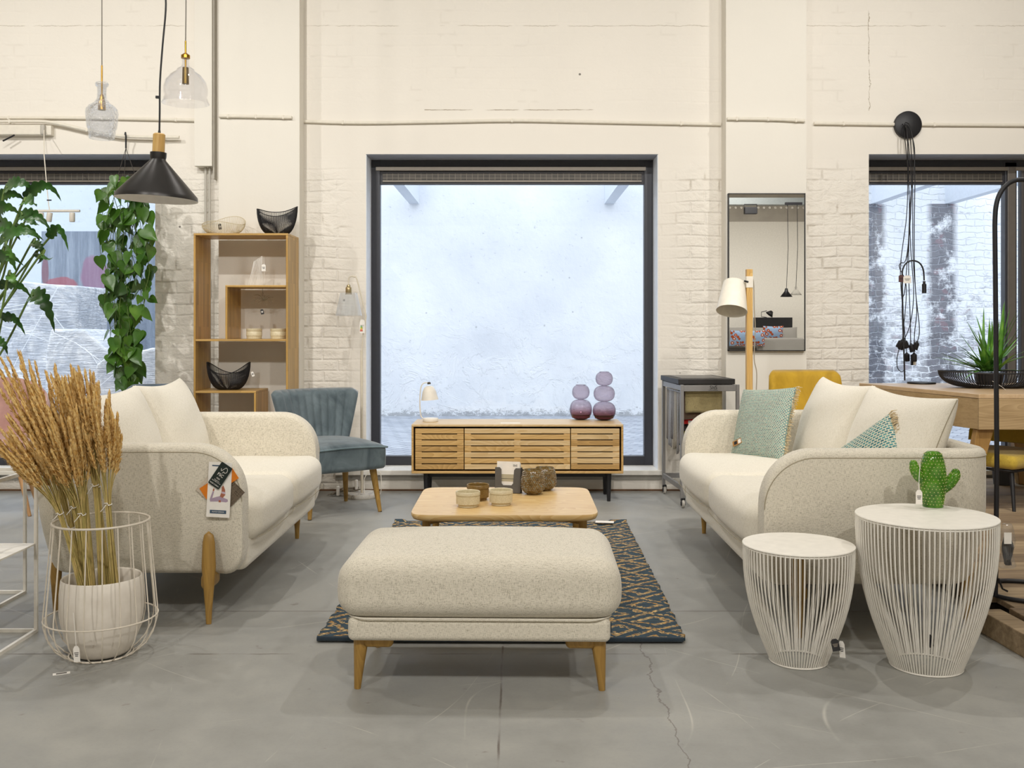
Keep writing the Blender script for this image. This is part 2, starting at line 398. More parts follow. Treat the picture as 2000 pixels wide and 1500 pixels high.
def floor_mat():
    t = NT('polished_concrete'); o = t.sep(t.tc.outputs['Object'])
    big = t.noise(t.map(), 0.9, 6, 0.62, 0.5); mid = t.noise(t.map(loc=(4, 2, 0)), 5, 6, 0.7); fine = t.noise(t.map(), 90, 3, 0.6)
    c = t.ramp(t.math('ADD', t.math('MULTIPLY', big, 0.6), t.math('MULTIPLY', mid, 0.4)), [(0.33, '#84837E'), (0.5, '#969590'), (0.66, '#A5A39C')])
    c = t.mix(t.math('MULTIPLY', t.math('SUBTRACT', fine, 0.5), 0.25), c, (0.05, 0.05, 0.05, 1))
    def band(v, w0, w1): return t.node('MapRange', {'Value': t.math('ABSOLUTE', v), 1: w0, 2: w1, 3: 1.0, 4: 0.0}).outputs[0]
    wob = t.math('MULTIPLY', t.math('SUBTRACT', t.noise(t.map(), 6, 4, 0.7), 0.5), 0.018)
    # saw cut joints of the slab
    j1 = band(t.math('ADD', t.math('ADD', o[0], 0.05), t.math('MULTIPLY', wob, 0.5)), 0.0015, 0.005)
    j1 = t.math('MULTIPLY', j1, t.math('LESS_THAN', o[1], 3.75)); j1 = t.math('MULTIPLY', j1, t.ramp(t.noise(t.map((3, 2.2, 1)), 1.5, 3), [(0.42, (0.12, 0.12, 0.12, 1)), (0.6, (1, 1, 1, 1))]))
    j2 = band(t.math('ADD', t.math('SUBTRACT', o[1], 4.21), t.math('MULTIPLY', wob, 0.3)), 0.001, 0.006)
    j3 = band(t.math('ADD', t.math('SUBTRACT', o[1], 3.66), wob), 0.001, 0.006)
    brk = t.ramp(t.noise(t.map((1.2, 1, 1), loc=(7, 0, 0)), 5, 4), [(0.45, (0, 0, 0, 1)), (0.6, (1, 1, 1, 1))])
    j3 = t.math('MULTIPLY', j3, brk)
    ck = band(t.math('ADD', t.math('SUBTRACT', o[0], 0.47), t.math('MULTIPLY', wob, 5.5)), 0.0008, 0.004); ck = t.math('MULTIPLY', ck, t.math('LESS_THAN', o[1], 3.9))
    jj = t.math('MINIMUM', t.math('ADD', t.math('ADD', j1, t.math('MULTIPLY', j2, 0.8)), t.math('ADD', j3, t.math('MULTIPLY', ck, 0.7))), 1.0)
    c = t.mix(t.math('MULTIPLY', jj, 0.75), c, lin('#4E3E35'))
    # stain spots
    stn = t.ramp(t.noise(t.map(loc=(1, 5, 0)), 14, 3), [(0.70, (0, 0, 0, 1)), (0.76, (1, 1, 1, 1))])
    c = t.mix(t.math('MULTIPLY', stn, 0.5), c, lin('#6B5F55'))
    # pale drag scratches: warped thin lines
    s_all = None
    for k, (ang, per, lc) in enumerate(((0.35, 1.1, 2), (-0.9, 1.3, 5), (1.25, 0.9, 8), (-0.3, 1.7, 11), (2.2, 1.5, 14), (0.8, 2.1, 17))):
        xx = t.sep(t.map((1, 1, 1), (0, 0, ang), (lc, lc, 0)))[0]; xx = t.math('ADD', xx, t.math('MULTIPLY', t.noise(t.map(loc=(0, lc, 0)), 0.7, 1), 0.35))
        fx = t.math('ABSOLUTE', t.math('SUBTRACT', t.math('FRACT', t.math('DIVIDE', xx, per)), 0.5)); l2 = t.node('MapRange', {'Value': fx, 1: 0.0, 2: 0.0022 / per, 3: 1.0, 4: 0.0}).outputs[0]
        msk = t.ramp(t.noise(t.map(loc=(lc, 3, lc)), 1.9, 4, .7), [(0.50, (0, 0, 0, 1)), (0.58, (1, 1, 1, 1))]); l2 = t.math('MULTIPLY', l2, msk); s_all = l2 if s_all is None else t.math('ADD', s_all, l2)
    for k, (sx, sy, ang, lc) in enumerate(((0.35, 0.35, 0.5, 2), (0.45, 0.3, -0.8, 9))):
        nz = t.noise(t.map((sx, sy, 1), (0, 0, ang), (lc, lc, 0)), 1.2, 1, 0.3, 0.3)
        ln = t.math('ABSOLUTE', t.math('SUBTRACT', nz, 0.5)); l2 = t.node('MapRange', {'Value': ln, 1: 0.0, 2: 0.0010, 3: 1.0, 4: 0.0}).outputs[0]
        msk = t.ramp(t.noise(t.map(loc=(lc, 0, 3)), 2.4, 3), [(0.45, (0, 0, 0, 1)), (0.62, (1, 1, 1, 1))])
        l2 = t.math('MULTIPLY', l2, msk); s_all = l2 if s_all is None else t.math('ADD', s_all, l2)
    c = t.mix(t.math('MULTIPLY', t.math('MINIMUM', s_all, 1.0), 0.62), c, lin('#C9C5BA'))
    rg = t.ramp(mid, [(0.3, (0.42, 0.42, 0.42, 1)), (0.7, (0.62, 0.62, 0.62, 1))])
    return t.out(c, rg, t.bump(t.math('SUBTRACT', t.math('MULTIPLY', fine, 0.15), jj), 0.25, 0.004))
struct(MB().bx(XL, XR, YB, YW, -0.1, 0).build('floor', floor_mat(), smooth=False))
struct(MB().bx(XL - .2, XR + .2, YB - .2, YW + .3, ZC, ZC + .15).build('ceiling', plain('ceiling_paint', '#D8D2C6', 0.8), smooth=False))
struct(MB().bx(XL - .2, XL, YB, YW + .3, 0, ZC).build('wall_left', PLAST, smooth=False))
struct(MB().bx(XR, XR + .2, YB, YW + .3, 0, ZC).build('wall_right', PLAST, smooth=False))
bw = MB().bx(XL - .2, XR + .2, YB - .2, YB, 0, 3.6).build('wall_back', plain('back_wall_paint', '#EDE8DF', 0.8), smooth=False); struct(bw)
struct(MB().bx(XL - .2, XR + .2, YB - .2, YB - .02, 3.6, ZC).build('trim_1', plain('raw_concrete', '#B5AEA4', 0.9, nz=.1, sc_=3), smooth=False))
# window wall with three openings
o0, o1, oz0, oz1 = -1.098, 1.038, 0.148, 2.462
lx = -2.639; rx = 2.579
wl = MB(); T = 0.30
wl.bx(XL - .2, XR + .2, YW, YW + T, oz1, ZC)
wl.bx(XL - .2, XR + .2, YW, YW + T, 0, oz0)
wl.bx(lx, o0, YW, YW + T, oz0, oz1); wl.bx(o1, rx, YW, YW + T, oz0, oz1)
wl.bx(6.3, XR + .2, YW, YW + T, oz0, oz1)
struct(wl.build('wall_front', WALL, smooth=False))
struct(MB().bx(-2.127, -1.549, YP, YW, 0, ZC).build('trim_2', PLAST, smooth=False))
struct(MB().bx(1.501, 2.076, YP, YW, 0, ZC).build('trim_3', PLAST, smooth=False))
for k in range(0): pass
# blue-grey lintel lining and white reveals
LINT = plain('lintel_grey', '#A3A6AE', 0.6); REV = plain('reveal_white', '#E8ECF2', 0.6)
FR = plain('window_frame_anthracite', '#34353C', 0.42); FR2 = plain('window_bead_bronze', '#8A8278', 0.4, 0.3); SILL = plain('sill_white', '#EEEAE2', 0.4)
def window(nm, x0, x1, jambs=(1, 1), mull=None):
    g = thing(nm, ((x0 + x1) / 2, YG, oz0)); struct(g); X = lambda x: x - (x0 + x1) / 2; Y = lambda y: y - YG; Z = lambda z: z - oz0
    m = MB(); m.bx(X(x0), X(x1), Y(YW + .005), Y(YG), Z(oz1 - .004), Z(oz1)); m.build('lintel_lining', LINT, g, smooth=False)
    m = MB(); w_ = .07
    if jambs[0]: m.bx(X(x0), X(x0 + w_), Y(YG), Y(YG + .07), Z(oz0 + .004), Z(oz1 - .005))
    if jambs[1]: m.bx(X(x1 - w_), X(x1), Y(YG), Y(YG + .07), Z(oz0 + .004), Z(oz1 - .005))
    m.bx(X(x0), X(x1), Y(YG + .001), Y(YG + .069), Z(oz0 + .006), Z(oz0 + .075))
    m.bx(X(x0), X(x1), Y(YG + .001), Y(YG + .069), Z(oz1 - .055), Z(oz1 - .005))
    if mull: m.bx(X(mull), X(mull + .09), Y(YG + .001), Y(YG + .069), Z(oz0), Z(oz1 - .02))
    m.build('window_frame', FR, g, smooth=False, bevel=.003)
    j0 = w_ if jambs[0] else 0; j1 = w_ if jambs[1] else 0
    m = MB(); m.bx(X(x0 + j0 - .03), X(x1 - j1 + .01), Y(YG - .012), Y(YG + .003), Z(oz1 - .085), Z(oz1 - .058)); m.build('window_bead', FR2, g, smooth=False)
    xe = (mull if mull else x1 - j1)
    m = MB(); m.bx(X(x0 + j0), X(xe), Y(YG + .012), Y(YG + .06), Z(oz1 - .185), Z(oz1 - .05))
    vb = m.build('vent_housing', plain('vent_dark', '#26242A', 0.5), g, smooth=False)
    m = MB(); m.bx(X(x0 + j0 + .02), X(xe - .02), Y(YG + .004), Y(YG + .012), Z(oz1 - .155), Z(oz1 - .104))
    k = x0 + j0 + .03
    vv = m.build('vent_grille', grille_mat(), g, smooth=False)
    m = MB(); m.bx(X(x0 + j0 + .02), X(xe - .02), Y(YG), Y(YG + .012), Z(oz1 - .168), Z(oz1 - .158)); m.build('vent_rail', FR2, g, smooth=False)
    m = MB(); m.bx(X(x0 + j0 - .002), X(xe + .002), Y(YG + .040), Y(YG + .046), Z(oz0 + .07), Z(oz1 - .18)); m.build('pane', CLEAR, g, smooth=False)
    if mull:
        m = MB(); m.bx(X(mull + .12), X(x1), Y(YG - .01), Y(YG + .05), Z(oz0 + .01), Z(oz1 - .06)); m.build('door_panel', plain('door_dark', '#4A4645', .45), g, smooth=False, bevel=.004)
        m = MB(); m.bx(X(mull + .015), X(mull + .075), Y(YG - .015), Y(YG + .004), Z(oz0 + .01), Z(oz1 - .06)); m.build('mullion_face', plain('mullion_grey', '#6F6963', .4, .3), g, smooth=False, bevel=.003)
    return g
def grille_mat():
    if 'grille' in _mc: return _mc['grille']
    t = NT('grille'); br = t.node('TexBrick', {'Vector': t.node('CombineXYZ', {0: t.sep(t.tc.outputs['Object'])[0], 1: t.sep(t.tc.outputs['Object'])[2]}).outputs[0], 'Scale': 1.0, 'Brick Width': 0.043, 'Row Height': 0.025, 'Mortar Size': 0.0018,
        'Color1': lin('#38342F'), 'Color2': lin('#443F39'), 'Mortar': lin('#6B645A')}, offset=0.0)
    br.inputs.get('Scale'); _mc['grille'] = t.out(br.outputs[0], 0.45, None, Metallic=0.3); return _mc['grille']
def _fix():
    pass
window('window_1', o0, o1)
window('window_2', XL, lx, (0, 1))
window('window_3', rx, 6.3, (1, 1), mull=P(1963, 600, YG).x)
g = MB(); g.bx(o0 - .0, o0 + .004, YW + .001, YG, oz0, oz1 - .005); g.bx(o1 - .004, o1, YW + .001, YG, oz0, oz1 - .005); struct(g.build('trim_4', REV, smooth=False))
for k, (a, b) in enumerate(((o0 - .22, o1 + .04), (XL, lx), (rx, 6.3))):
    struct(MB().bx(a, b, YW - .035, YG + .002, oz0 - .03, oz0 + .006).build('trim_%d' % (5 + k), SILL, smooth=False, bevel=.004))
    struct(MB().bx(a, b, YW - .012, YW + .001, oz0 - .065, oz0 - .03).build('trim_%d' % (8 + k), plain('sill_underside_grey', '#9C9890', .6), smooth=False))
struct(MB().bx(XL, XR, YW - .006, YW + .001, 0, .012).build('baseboard_front', plain('dirt_line', '#6A4E38', .9, nz=.4, sc_=9), smooth=False))

# ------------------------------------------------------------ conduits and trunking
PIPE = plain('pipe_paint', '#E6DFD1', 0.5)
def conduit(label, pts, Y, r=.012):
    q = [P(a, b, Y) for a, b in pts]; t = thing('conduit_pipe', q[0], 0, label, 'pipe')
    MB().tube([p - q[0] for p in smooth_path(q, 5)], r, 10).build('pipe', PIPE, t)
    for f in (0.12, 0.5, 0.88):
        i = f * (len(q) - 1); p = q[int(i)].lerp(q[min(len(q) - 1, int(i) + 1)], i - int(i)) - q[0]
        MB().box(p, (.014, .026, .029)).build('pipe_clip', PIPE, t, smooth=False, bevel=.004)
    return t
conduit('thin white conduit running above the large central window', [(590, 237), (700, 240), (850, 238), (1000, 235.5), (1150, 238), (1300, 241), (1408, 243)], YW - .016)
conduit('short white conduit crossing the plaster pier right of the box trunking', [(428, 227), (500, 228), (570, 229.5)], YP - .016)
conduit('short white conduit crossing the pier above the wall mirror', [(1420, 232), (1500, 233), (1572, 236)], YP - .016)
conduit('white conduit running above the right hand window behind the black ceiling rose', [(1590, 241), (1750, 243), (1900, 244), (2060, 245)], YW - .016)
conduit('upper white conduit above the left window, straight', [(-60, 230), (100, 230), (200, 231), (300, 233), (384, 235)], YW - .016)
conduit('lower white conduit above the left window, sagging down to the trunking', [(-60, 238), (50, 237), (100, 239), (170, 254), (230, 265), (300, 268), (350, 268)], YW - .05, .012)
t = thing('cable_trunking', P(404, 328, YW), 0, 'square white vertical cable trunking beside the left pier', 'trunking')
MB().bx(-.064, .064, -.09, 0, 0, 2.35).build('trunk', PLAST, t, smooth=False, bevel=.003)
MB().bx(.066, .076, -.07, 0, -.09, 2.35).build('side_strip', plain('strip_grey', '#B9B3A8', .6), t, smooth=False)  # narrow strip in its own plain grey
for dx in (-.03, .0): MB().tube([(dx + .03, -.03, 0), (dx + .03, -.03, -1.9)], .009, 8).build('riser_pipe', plain('riser_grey', '#BDB8AE', .5), t)
t = thing('wall_mounted_profile', P(85, 250, YW - .05), 0, 'white wall profile with grey end cap above the left window', 'mounting rail')
MB().bx(-1.2, 0, -.02, .05, -.05, .02).build('profile', PIPE, t, smooth=False, bevel=.003)
MB().rbox((0, .01, -.015), (.035, .07, .075), .012).build('end_cap', plain('cap_grey', '#B9B4AA', .5), t)
MB().bx(.01, .055, .0, .05, -.05, .02).build('bracket', PIPE, t, smooth=False, bevel=.003)
MB().tube([(-.2, -.02, -.055), (-.28, -.03, -.10)], .006, 8).build('marker_clip', BLACK_M, t)

# ------------------------------------------------------------ outside
def outside_wall_mat():
    t = NT('outside_old_wall'); o = t.sep(t.tc.outputs['Object'])
    wob = t.math('MULTIPLY', t.noise(t.map(), 3.2, 4, .6), 0.16)
    vec = t.node('CombineXYZ', {0: t.math('ADD', o[0], wob), 1: t.math('ADD', o[2], wob)}).outputs[0]
    br = t.node('TexBrick', {'Vector': vec, 'Scale': 1.0, 'Mortar Size': 0.010, 'Mortar Smooth': 0.8, 'Brick Width': 0.24, 'Row Height': 0.085, 'Mortar': (0, 0, 0, 1), 'Color1': (1, 1, 1, 1), 'Color2': (.6, .6, .6, 1)})
    right = t.node('MapRange', {'Value': o[0], 1: 3.2, 2: 4.0}).outputs[0]
    white = t.ramp(t.noise(t.map(), 1.2, 4), [(0.3, '#DCE0E6'), (0.7, '#EDF0F3')])
    white = t.mix(t.math('LESS_THAN', o[0], -4.4), white, lin('#BFC8D2'))  # left end toned darker in colour to offset the strong daylight on it
    # bricks exposed on the right part, more so lower down
    exz = t.node('MapRange', {'Value': o[2], 1: 2.6, 2: 0.2, 3: 0.0, 4: 0.24}).outputs[0]
    pf = t.math('ADD', t.math('ADD', t.noise(t.map((1, 1, 1.6)), 4.5, 8, 0.8), exz), t.math('MULTIPLY', t.math('SUBTRACT', br.outputs[0], 0.8), 0.25))
    ex = t.ramp(pf, [(0.60, (0, 0, 0, 1)), (0.74, (1, 1, 1, 1))])
    s1 = t.node('MapRange', {'Value': t.math('ABSOLUTE', t.math('SUBTRACT', o[0], 5.72)), 1: 0.13, 2: 0.22, 3: 1.0, 4: 0.0}).outputs[0]
    s2 = t.node('MapRange', {'Value': t.math('ABSOLUTE', t.math('SUBTRACT', o[0], 4.78)), 1: 0.12, 2: 0.2, 3: 1.0, 4: 0.0}).outputs[0]
    st = t.math('MULTIPLY', t.math('ADD', s1, s2), t.ramp(t.noise(t.map(loc=(2, 0, 1)), 3.0, 8, .75), [(0.40, (0, 0, 0, 1)), (0.50, (1, 1, 1, 1))]))
    st = t.math('MULTIPLY', st, t.math('LESS_THAN', o[2], 2.85))
    exm = t.math('MINIMUM', t.math('ADD', t.math('MULTIPLY', ex, 0.75), t.math('MULTIPLY', st, 0.95)), 1.0)
    bc = t.mix(br.outputs[0], lin('#3C3D43'), lin('#74757D'))
    rb = t.mix(t.ramp(t.noise(t.map(loc=(9, 0, 0)), 6, 1), [(0.62, (0, 0, 0, 1)), (0.66, (1, 1, 1, 1))]), bc, lin('#7E6E76'))
    bm_ = t.mix(br.outputs[1], rb, lin('#8F939C'))
    cR = t.mix(t.math('MULTIPLY', exm, right), white, bm_)
    # peeled foot of the wall
    ft = t.math('ADD', t.noise(t.map((1, 1, 1.6)), 13, 8, 0.85), t.node('MapRange', {'Value': o[2], 1: 0.0, 2: 0.14, 3: 0.20, 4: 0.0}).outputs[0])
    fm = t.ramp(ft, [(0.60, (0, 0, 0, 1)), (0.66, (1, 1, 1, 1))])
    c = t.mix(t.math('MULTIPLY', fm, .7), cR, lin('#8C8F94'))
    # painted blue-grey lower field and red smears in the left yard
    left = t.math('MULTIPLY', t.math('LESS_THAN', o[0], -4.4), t.math('GREATER_THAN', o[0], -6.37)); lowr = t.math('LESS_THAN', o[2], 2.48)
    gm = t.math('MULTIPLY', left, lowr)
    gcol = t.ramp(t.noise(t.map((5, 1, 0.4)), 2.5, 6, .7), [(0.3, '#5E6978'), (0.5, '#76818F'), (0.7, '#98A2AE')])
    c = t.mix(gm, c, gcol)
    def blob(x, z, rx_, rz_):
        dx = t.math('DIVIDE', t.math('SUBTRACT', o[0], x), rx_); dz = t.math('DIVIDE', t.math('SUBTRACT', o[2], z), rz_)
        d = t.math('ADD', t.math('MULTIPLY', dx, dx), t.math('MULTIPLY', dz, dz))
        d = t.math('ADD', d, t.math('MULTIPLY', t.noise(t.map((2, 1, 0.8)), 4, 3), 0.9)); return t.node('MapRange', {'Value': d, 1: 1.2, 2: 1.5, 3: 1.0, 4: 0.0}).outputs[0]
    c = t.mix(t.math('MULTIPLY', blob(-6.1, 1.75, .22, .12), .7), c, lin('#9A4650'))
    c = t.mix(t.math('MULTIPLY', blob(-5.66, 1.90, .20, .26), .6), c, lin('#8E5A78'))
    c = t.mix(t.math('MULTIPLY', blob(-6.32, 1.95, .05, .2), .6), c, lin('#7A3A44'))
    # speckle
    vo = t.node('TexVoronoi', {'Vector': t.map((1, 0.01, 1)), 'Scale': 3.0}).outputs[0]
    c = t.mix(t.math('MULTIPLY', t.ramp(vo, [(0.03, (1, 1, 1, 1)), (0.045, (0, 0, 0, 1))]), 0.4), c, lin('#6C6E74'))
    amtb = t.math('MULTIPLY', right, 0.9)
    hh = t.math('ADD', t.math('MULTIPLY', t.math('MULTIPLY', br.outputs[1], -1.0), amtb), t.math('MULTIPLY', t.noise(t.map(), 3.0, 5, 0.6), 0.9))
    peel = t.ramp(t.noise(t.map(), 2.4, 5, .7, .6), [(0.49, (0, 0, 0, 1)), (0.53, (1, 1, 1, 1))])
    lowp = t.node('MapRange', {'Value': o[2], 1: 1.6, 2: 0.6, 3: 0.0, 4: 0.22}).outputs[0]
    hh = t.math('ADD', hh, t.math('MULTIPLY', peel, lowp))
    return t.out(c, 0.85, t.bump(hh, 0.5, 0.04))
YO = 13.4
tag(MB().bx(-12, 14, YO, YO + .3, -.1, 4.6).build('courtyard_wall', outside_wall_mat(), smooth=False), 'old white painted yard wall seen through the windows', 'wall')['kind'] = 'structure'
def paving_mat():
    t = NT('courtyard_paving'); o = t.sep(t.tc.outputs['Object'])
    vec = t.map((1, 1, 1), (0, 0, 0.6)); br = t.node('TexBrick', {'Vector': vec, 'Scale': 1.0, 'Mortar Size': 0.008, 'Brick Width': 0.22, 'Row Height': 0.11, 'Mortar': lin('#6E7480'), 'Color1': lin('#9CA1AB'), 'Color2': lin('#B4B9C1')})
    wet = t.noise(t.map(), 2.5, 4)
    return t.out(br.outputs[0], t.ramp(wet, [(0.35, (0.4,) * 3 + (1,)), (0.7, (0.8,) * 3 + (1,))]), t.bump(br.outputs[1], -0.3, 0.006))
pv = MB().bx(-12, 14, YW + .31, YO, -.12, -.0).build('courtyard_paving', paving_mat(), smooth=False); pv['kind'] = 'structure'; tag(pv, 'wet grey paving of the yard outside the windows', 'ground')
BEAM = plain('beam_white_paint', '#D6DCE4', .6)
for (px, lab) in ((809, 'white canopy beam at the top left of the central window'), (1190, 'white canopy beam at the top right of the central window'), (1711, 'white canopy beam seen at the top left of the right window'), (1855, 'white canopy beam seen at the top right of the right window')):
    p = P(px, 398, YO)
    tag(MB().box((p.x, (YO + 8.2) / 2, p.z + .22), (.13, YO - 8.2, .44)).build('canopy_beam', BEAM, smooth=False), lab, 'beam')
# plastic wrapped goods in the left yard
def wrap_mat():
    t = NT('stretch_wrap'); n = t.noise(t.map((1, 1, 1)), 3.2, 6, 0.62, 1.2); st = t.noise(t.map((3, 3, 30), (0.5, 0.3, 0)), 2, 4, .6, 1.0)
    c = t.ramp(n, [(0.35, '#B4BCC8'), (0.5, '#D5DAE2'), (0.62, '#F4F6F9')]); return t.out(c, 0.25, t.bump(t.math('ADD', n, st), 0.9, 0.05))
WRAP = wrap_mat()
def wrapped(label, pts, Y0, Y1, ribs=0):
    """outline in the photo at the near depth, extruded back, slightly crumpled"""
    q = [P(a, b, Y0) for a, b in pts]; c = sum(q, Vector()) / len(q); c.z = 0
    t = thing('wrapped_furniture', (c.x, (Y0 + Y1) / 2, 0), 0, label, 'wrapped goods')
    m = MB(); out = [(p.x - c.x, p.z) for p in q]; d = (Y1 - Y0) / 2
    M = Matrix(((1, 0, 0), (0, 0, 1), (0, 1, 0)))
    m.prism(out, -d, d, M=M); m.build('wrapped_body', WRAP, t, smooth=False, bevel=.03, seg=3)
    rb = MB(); rd = random.Random(len(pts) * 7 + ribs)
    zs = [p[1] for p in out]; xs = [p[0] for p in out]
    for k in range(ribs):
        a = out[k % len(out)]; b = out[(k + 2 + k // 3) % len(out)]; a = (a[0] * rd.uniform(.6, 1), a[1] * rd.uniform(.7, 1)); b = (b[0] * rd.uniform(.6, 1), b[1] * rd.uniform(.7, 1))
        rb.tube([(a[0], -d - .02, max(.0, a[1])), ((a[0] + b[0]) / 2, -d - .05, (a[1] + b[1]) / 2 + .04), (b[0], -d - .02, max(0, b[1]))], .0028, 5)
    if ribs: rb.build('wrap_fold', plain('wrap_white', '#EEF1F5', .3), t)
    return t
def gz(px, Y): return (px, HY + EYE * F / Y)
wrapped('tall upright frame wrapped in clear film in the left yard', [(-60, 556), (0, 545), (60, 553), (152, 558), (150, 650), gz(148, 10.6), gz(-60, 10.6)], 10.6, 11.4, 5)
wrapped('slatted lounger wrapped in film, leaning in front of the tall wrapped frame', [(98, 642), (165, 644), (214, 690), (208, 712), gz(190, 9.6), gz(85, 9.6), (88, 690)], 9.85, 10.45, 4)
wrapped('low wrapped box with glossy film at the right edge of the left window', [(186, 712), (210, 695), (262, 688), (300, 678), (306, 700), gz(306, 9.3), gz(186, 9.3)], 9.3, 9.9, 3)
wrapped('wrapped stacked chairs behind the hanging vine', [(190, 652), (212, 642), (240, 660), (262, 690), gz(262, 10.4), gz(190, 10.4)], 10.95, 11.3, 3)
# ------------------------------------------------------------ sofas
def hangtag(name, label, loc, w_=.04, h_=.07, rz=0, tilt=0, col=PAPER, group=None, dark=None, string=None):
    """paper price tag hanging upright; face toward -Y before rotation"""
    t = thing(name, loc, 0, label, 'tag', group, R3=rot(0, tilt, rz))
    o = [(-w_ / 2, -h_), (w_ / 2, -h_), (w_ / 2, -h_ * .18), (w_ * .25, 0), (-w_ * .25, 0), (-w_ / 2, -h_ * .18)]
    MB().prism(o, -.0006, .0006, M=rot(R(90))).build('card', col, t, smooth=False)
    m = MB()
    for k in range(3): m.box((0, -.0009, -h_ * (.42 + .1 * k)), (w_ * (.7 - .12 * k), .0004, .0022))
    m.build('print', dark or INK, t, smooth=False)
    if string: MB().tube(smooth_path([(0, 0, -.004)] + string, 5), .0012, 5).build('string', PAPER, t)
    return t

def sofa(name, label, L, D, loc, rz, seat_n=2):
    H, B, th, Rc = .722, .18, .105, .17
    g = thing(name, loc, rz, label, 'sofa')
    # plan path of the wall centre line
    x0 = L / 2 - th / 2; yF = -D / 2; yB = D / 2 - th / 2; r = Rc - th / 2
    path = []
    n1 = 26
    for k in range(n1 + 1):
        u = k / n1; u = 1 - math.cos(u * math.pi / 2)            # dense at the tip
        path.append((Vector((-x0, yF + (yB - r - yF) * u, 0)), Vector((-1, 0, 0))))
    for k in range(1, 9):
        a = R(180 - 90 * k / 9); path.append((Vector((-x0 + r + r * math.cos(a), yB - r + r * math.sin(a), 0)), Vector((math.cos(a), math.sin(a), 0))))
    for k in range(0, 13): path.append((Vector((-x0 + r + (2 * x0 - 2 * r) * k / 12, yB, 0)), Vector((0, 1, 0))))
    half = path; path = half + [(Vector((-p.x, p.y, 0)), Vector((-n.x, n.y, 0))) for p, n in reversed(half[:n1 + 9])]
    ra, rb = .20, .10
    def hs(s):
        top = H if s >= ra else H - ra + math.sqrt(max(0, ra * ra - (ra - s) ** 2))
        bot = B if s >= rb else B + rb - math.sqrt(max(0, rb * rb - (rb - s) ** 2)); return top, bot
    loops = []; rr = .030; pipe = []; pipe2 = []
    for i, (p, n) in enumerate(path):
        s = p.y - yF if p.y < yB - r else 1
        top, bot = hs(s); shr = 0.0
        if s < .02: shr = .012 * (1 - s / .02)
        lp = []
        for cx_, cz_, a0 in ((th / 2 - rr, bot + rr, -90), (th / 2 - rr, top - rr, 0), (-th / 2 + rr, top - rr, 90), (-th / 2 + rr, bot + rr, 180)):
            for k in range(5):
                a = R(a0 + 90 * k / 4); lp.append((cx_ + rr * math.cos(a), cz_ + rr * math.sin(a)))
            if a0 == -90:
                for k in range(1, 7): lp.append((th / 2, bot + rr + (top - bot - 2 * rr) * k / 7))
            if a0 == 90:
                for k in range(1, 7): lp.append((-th / 2, top - rr - (top - bot - 2 * rr) * k / 7))
        q = []
        for o, z in lp:
            tp = .07 * max(0, (.50 - z) / .32) ** 1.6 if s > .0 else 0
            o2 = o * (1 - shr * 6) - tp * (min(1, s / .12) if abs(n.x) > .5 or True else 1) * (1.0 if o > 0 else .3)
            q.append(p + n * o2 + Vector((0, 0, z)))
        loops.append(q)
        pipe.append(p + n * (th / 2 + .0005) + Vector((0, 0, top - rr)))
        pipe2.append(p + n * (-th / 2 - .0005) + Vector((0, 0, top - rr)))
    m = MB(); N = len(loops[0]); vs = [v for l in loops for v in l]; fs = []
    for i in range(len(loops) - 1):
        for k in range(N): fs.append((i * N + k, i * N + (k + 1) % N, (i + 1) * N + (k + 1) % N, (i + 1) * N + k))
    fs.append(tuple(range(N))); fs.append(tuple((len(loops) - 1) * N + k for k in range(N)))
    m.add(vs, fs); m.build('sofa_frame', CREAM_F, g, ang=60)
    seam = plain('seam_thread', '#A0967F', .9)
    m = MB(); m.tube(pipe, .0018, 5)
    m.build('outer_seam', seam, g)
    # bottom pan with front rail
    Wd = L - 2 * th + .02
    m = MB().rbox((0, -.02, .245), (Wd, D - .09, .13), .05, 10, 4); m.build('seat_base', CREAM_F, g, ang=60)
    m = MB().rbox((0, yF + .045, .262), (Wd + .01, .085, .15), .038, 12, 4); m.build('front_rail', CREAM_L, g, ang=60)
    cw = (L - 2 * th - .006) / seat_n
    for k in range(seat_n):
        cx_ = -(L / 2 - th) + .003 + cw * (k + .5)
        def crown(q, h, cw=cw):
            x, y, z = q; u = x / h[0]; v = y / h[1]
            e = max(0, (1 - u * u)) ** .5
            if z > 0: z += .030 * e * (1 - max(-1, min(1, v)) ** 2 * .6)
            fr = max(0, -v - .5) * 2
            y -= .035 * fr * e * (1 - (z / h[2]) ** 2 * .5)
            if z > 0: z += .012 * fr
            return (x, y, z)
        d = D - th - .10
        c = MB().rbox((0, 0, 0), (cw - .004, d, .175), .062, 12, 5, crown)
        o = c.build('seat_cushion', CREAM_L, g, ang=80, loc=(cx_, yF - .025 + d / 2, .388))
        m = MB(); hx = cw / 2 - .004; hy = d / 2
        m.tube([(hx * (-1 + 2 * i / 12) * .985, -hy - .012 - .022 * (1 - (-1 + 2 * i / 12) ** 2) ** .5, -.062) for i in range(13)], .0016, 5)
        m.build('cushion_piping', seam, o)
    # loose back cushions
    for k in range(seat_n):
        cx_ = -(L / 2 - th) + cw * (k + .5)
        M = rot(R(90 - 13), 0, 0)
        jz = (k * 2 - 1) * R(1.5)
        m = MB().pillow(cw * 1.04, .55, .23, 24, .095, .40, M=rot(0, 0, 0), wr=.05, seed=k + int(L * 10))
        o = m.build('back_cushion', CREAM_L, g, ang=80, loc=(cx_, D / 2 - th - .125, .655)); o.rotation_euler = (R(90 - 19), 0, jz)
        md = MB(); md.tube([(cw * .52 * (1 - .095 * (1 - (v * v))), .275 * v * 1.0, 0) for v in [-.98 + 1.96 * i / 10 for i in range(11)]], .0022, 5)
        md.build('cushion_seam', seam, o)
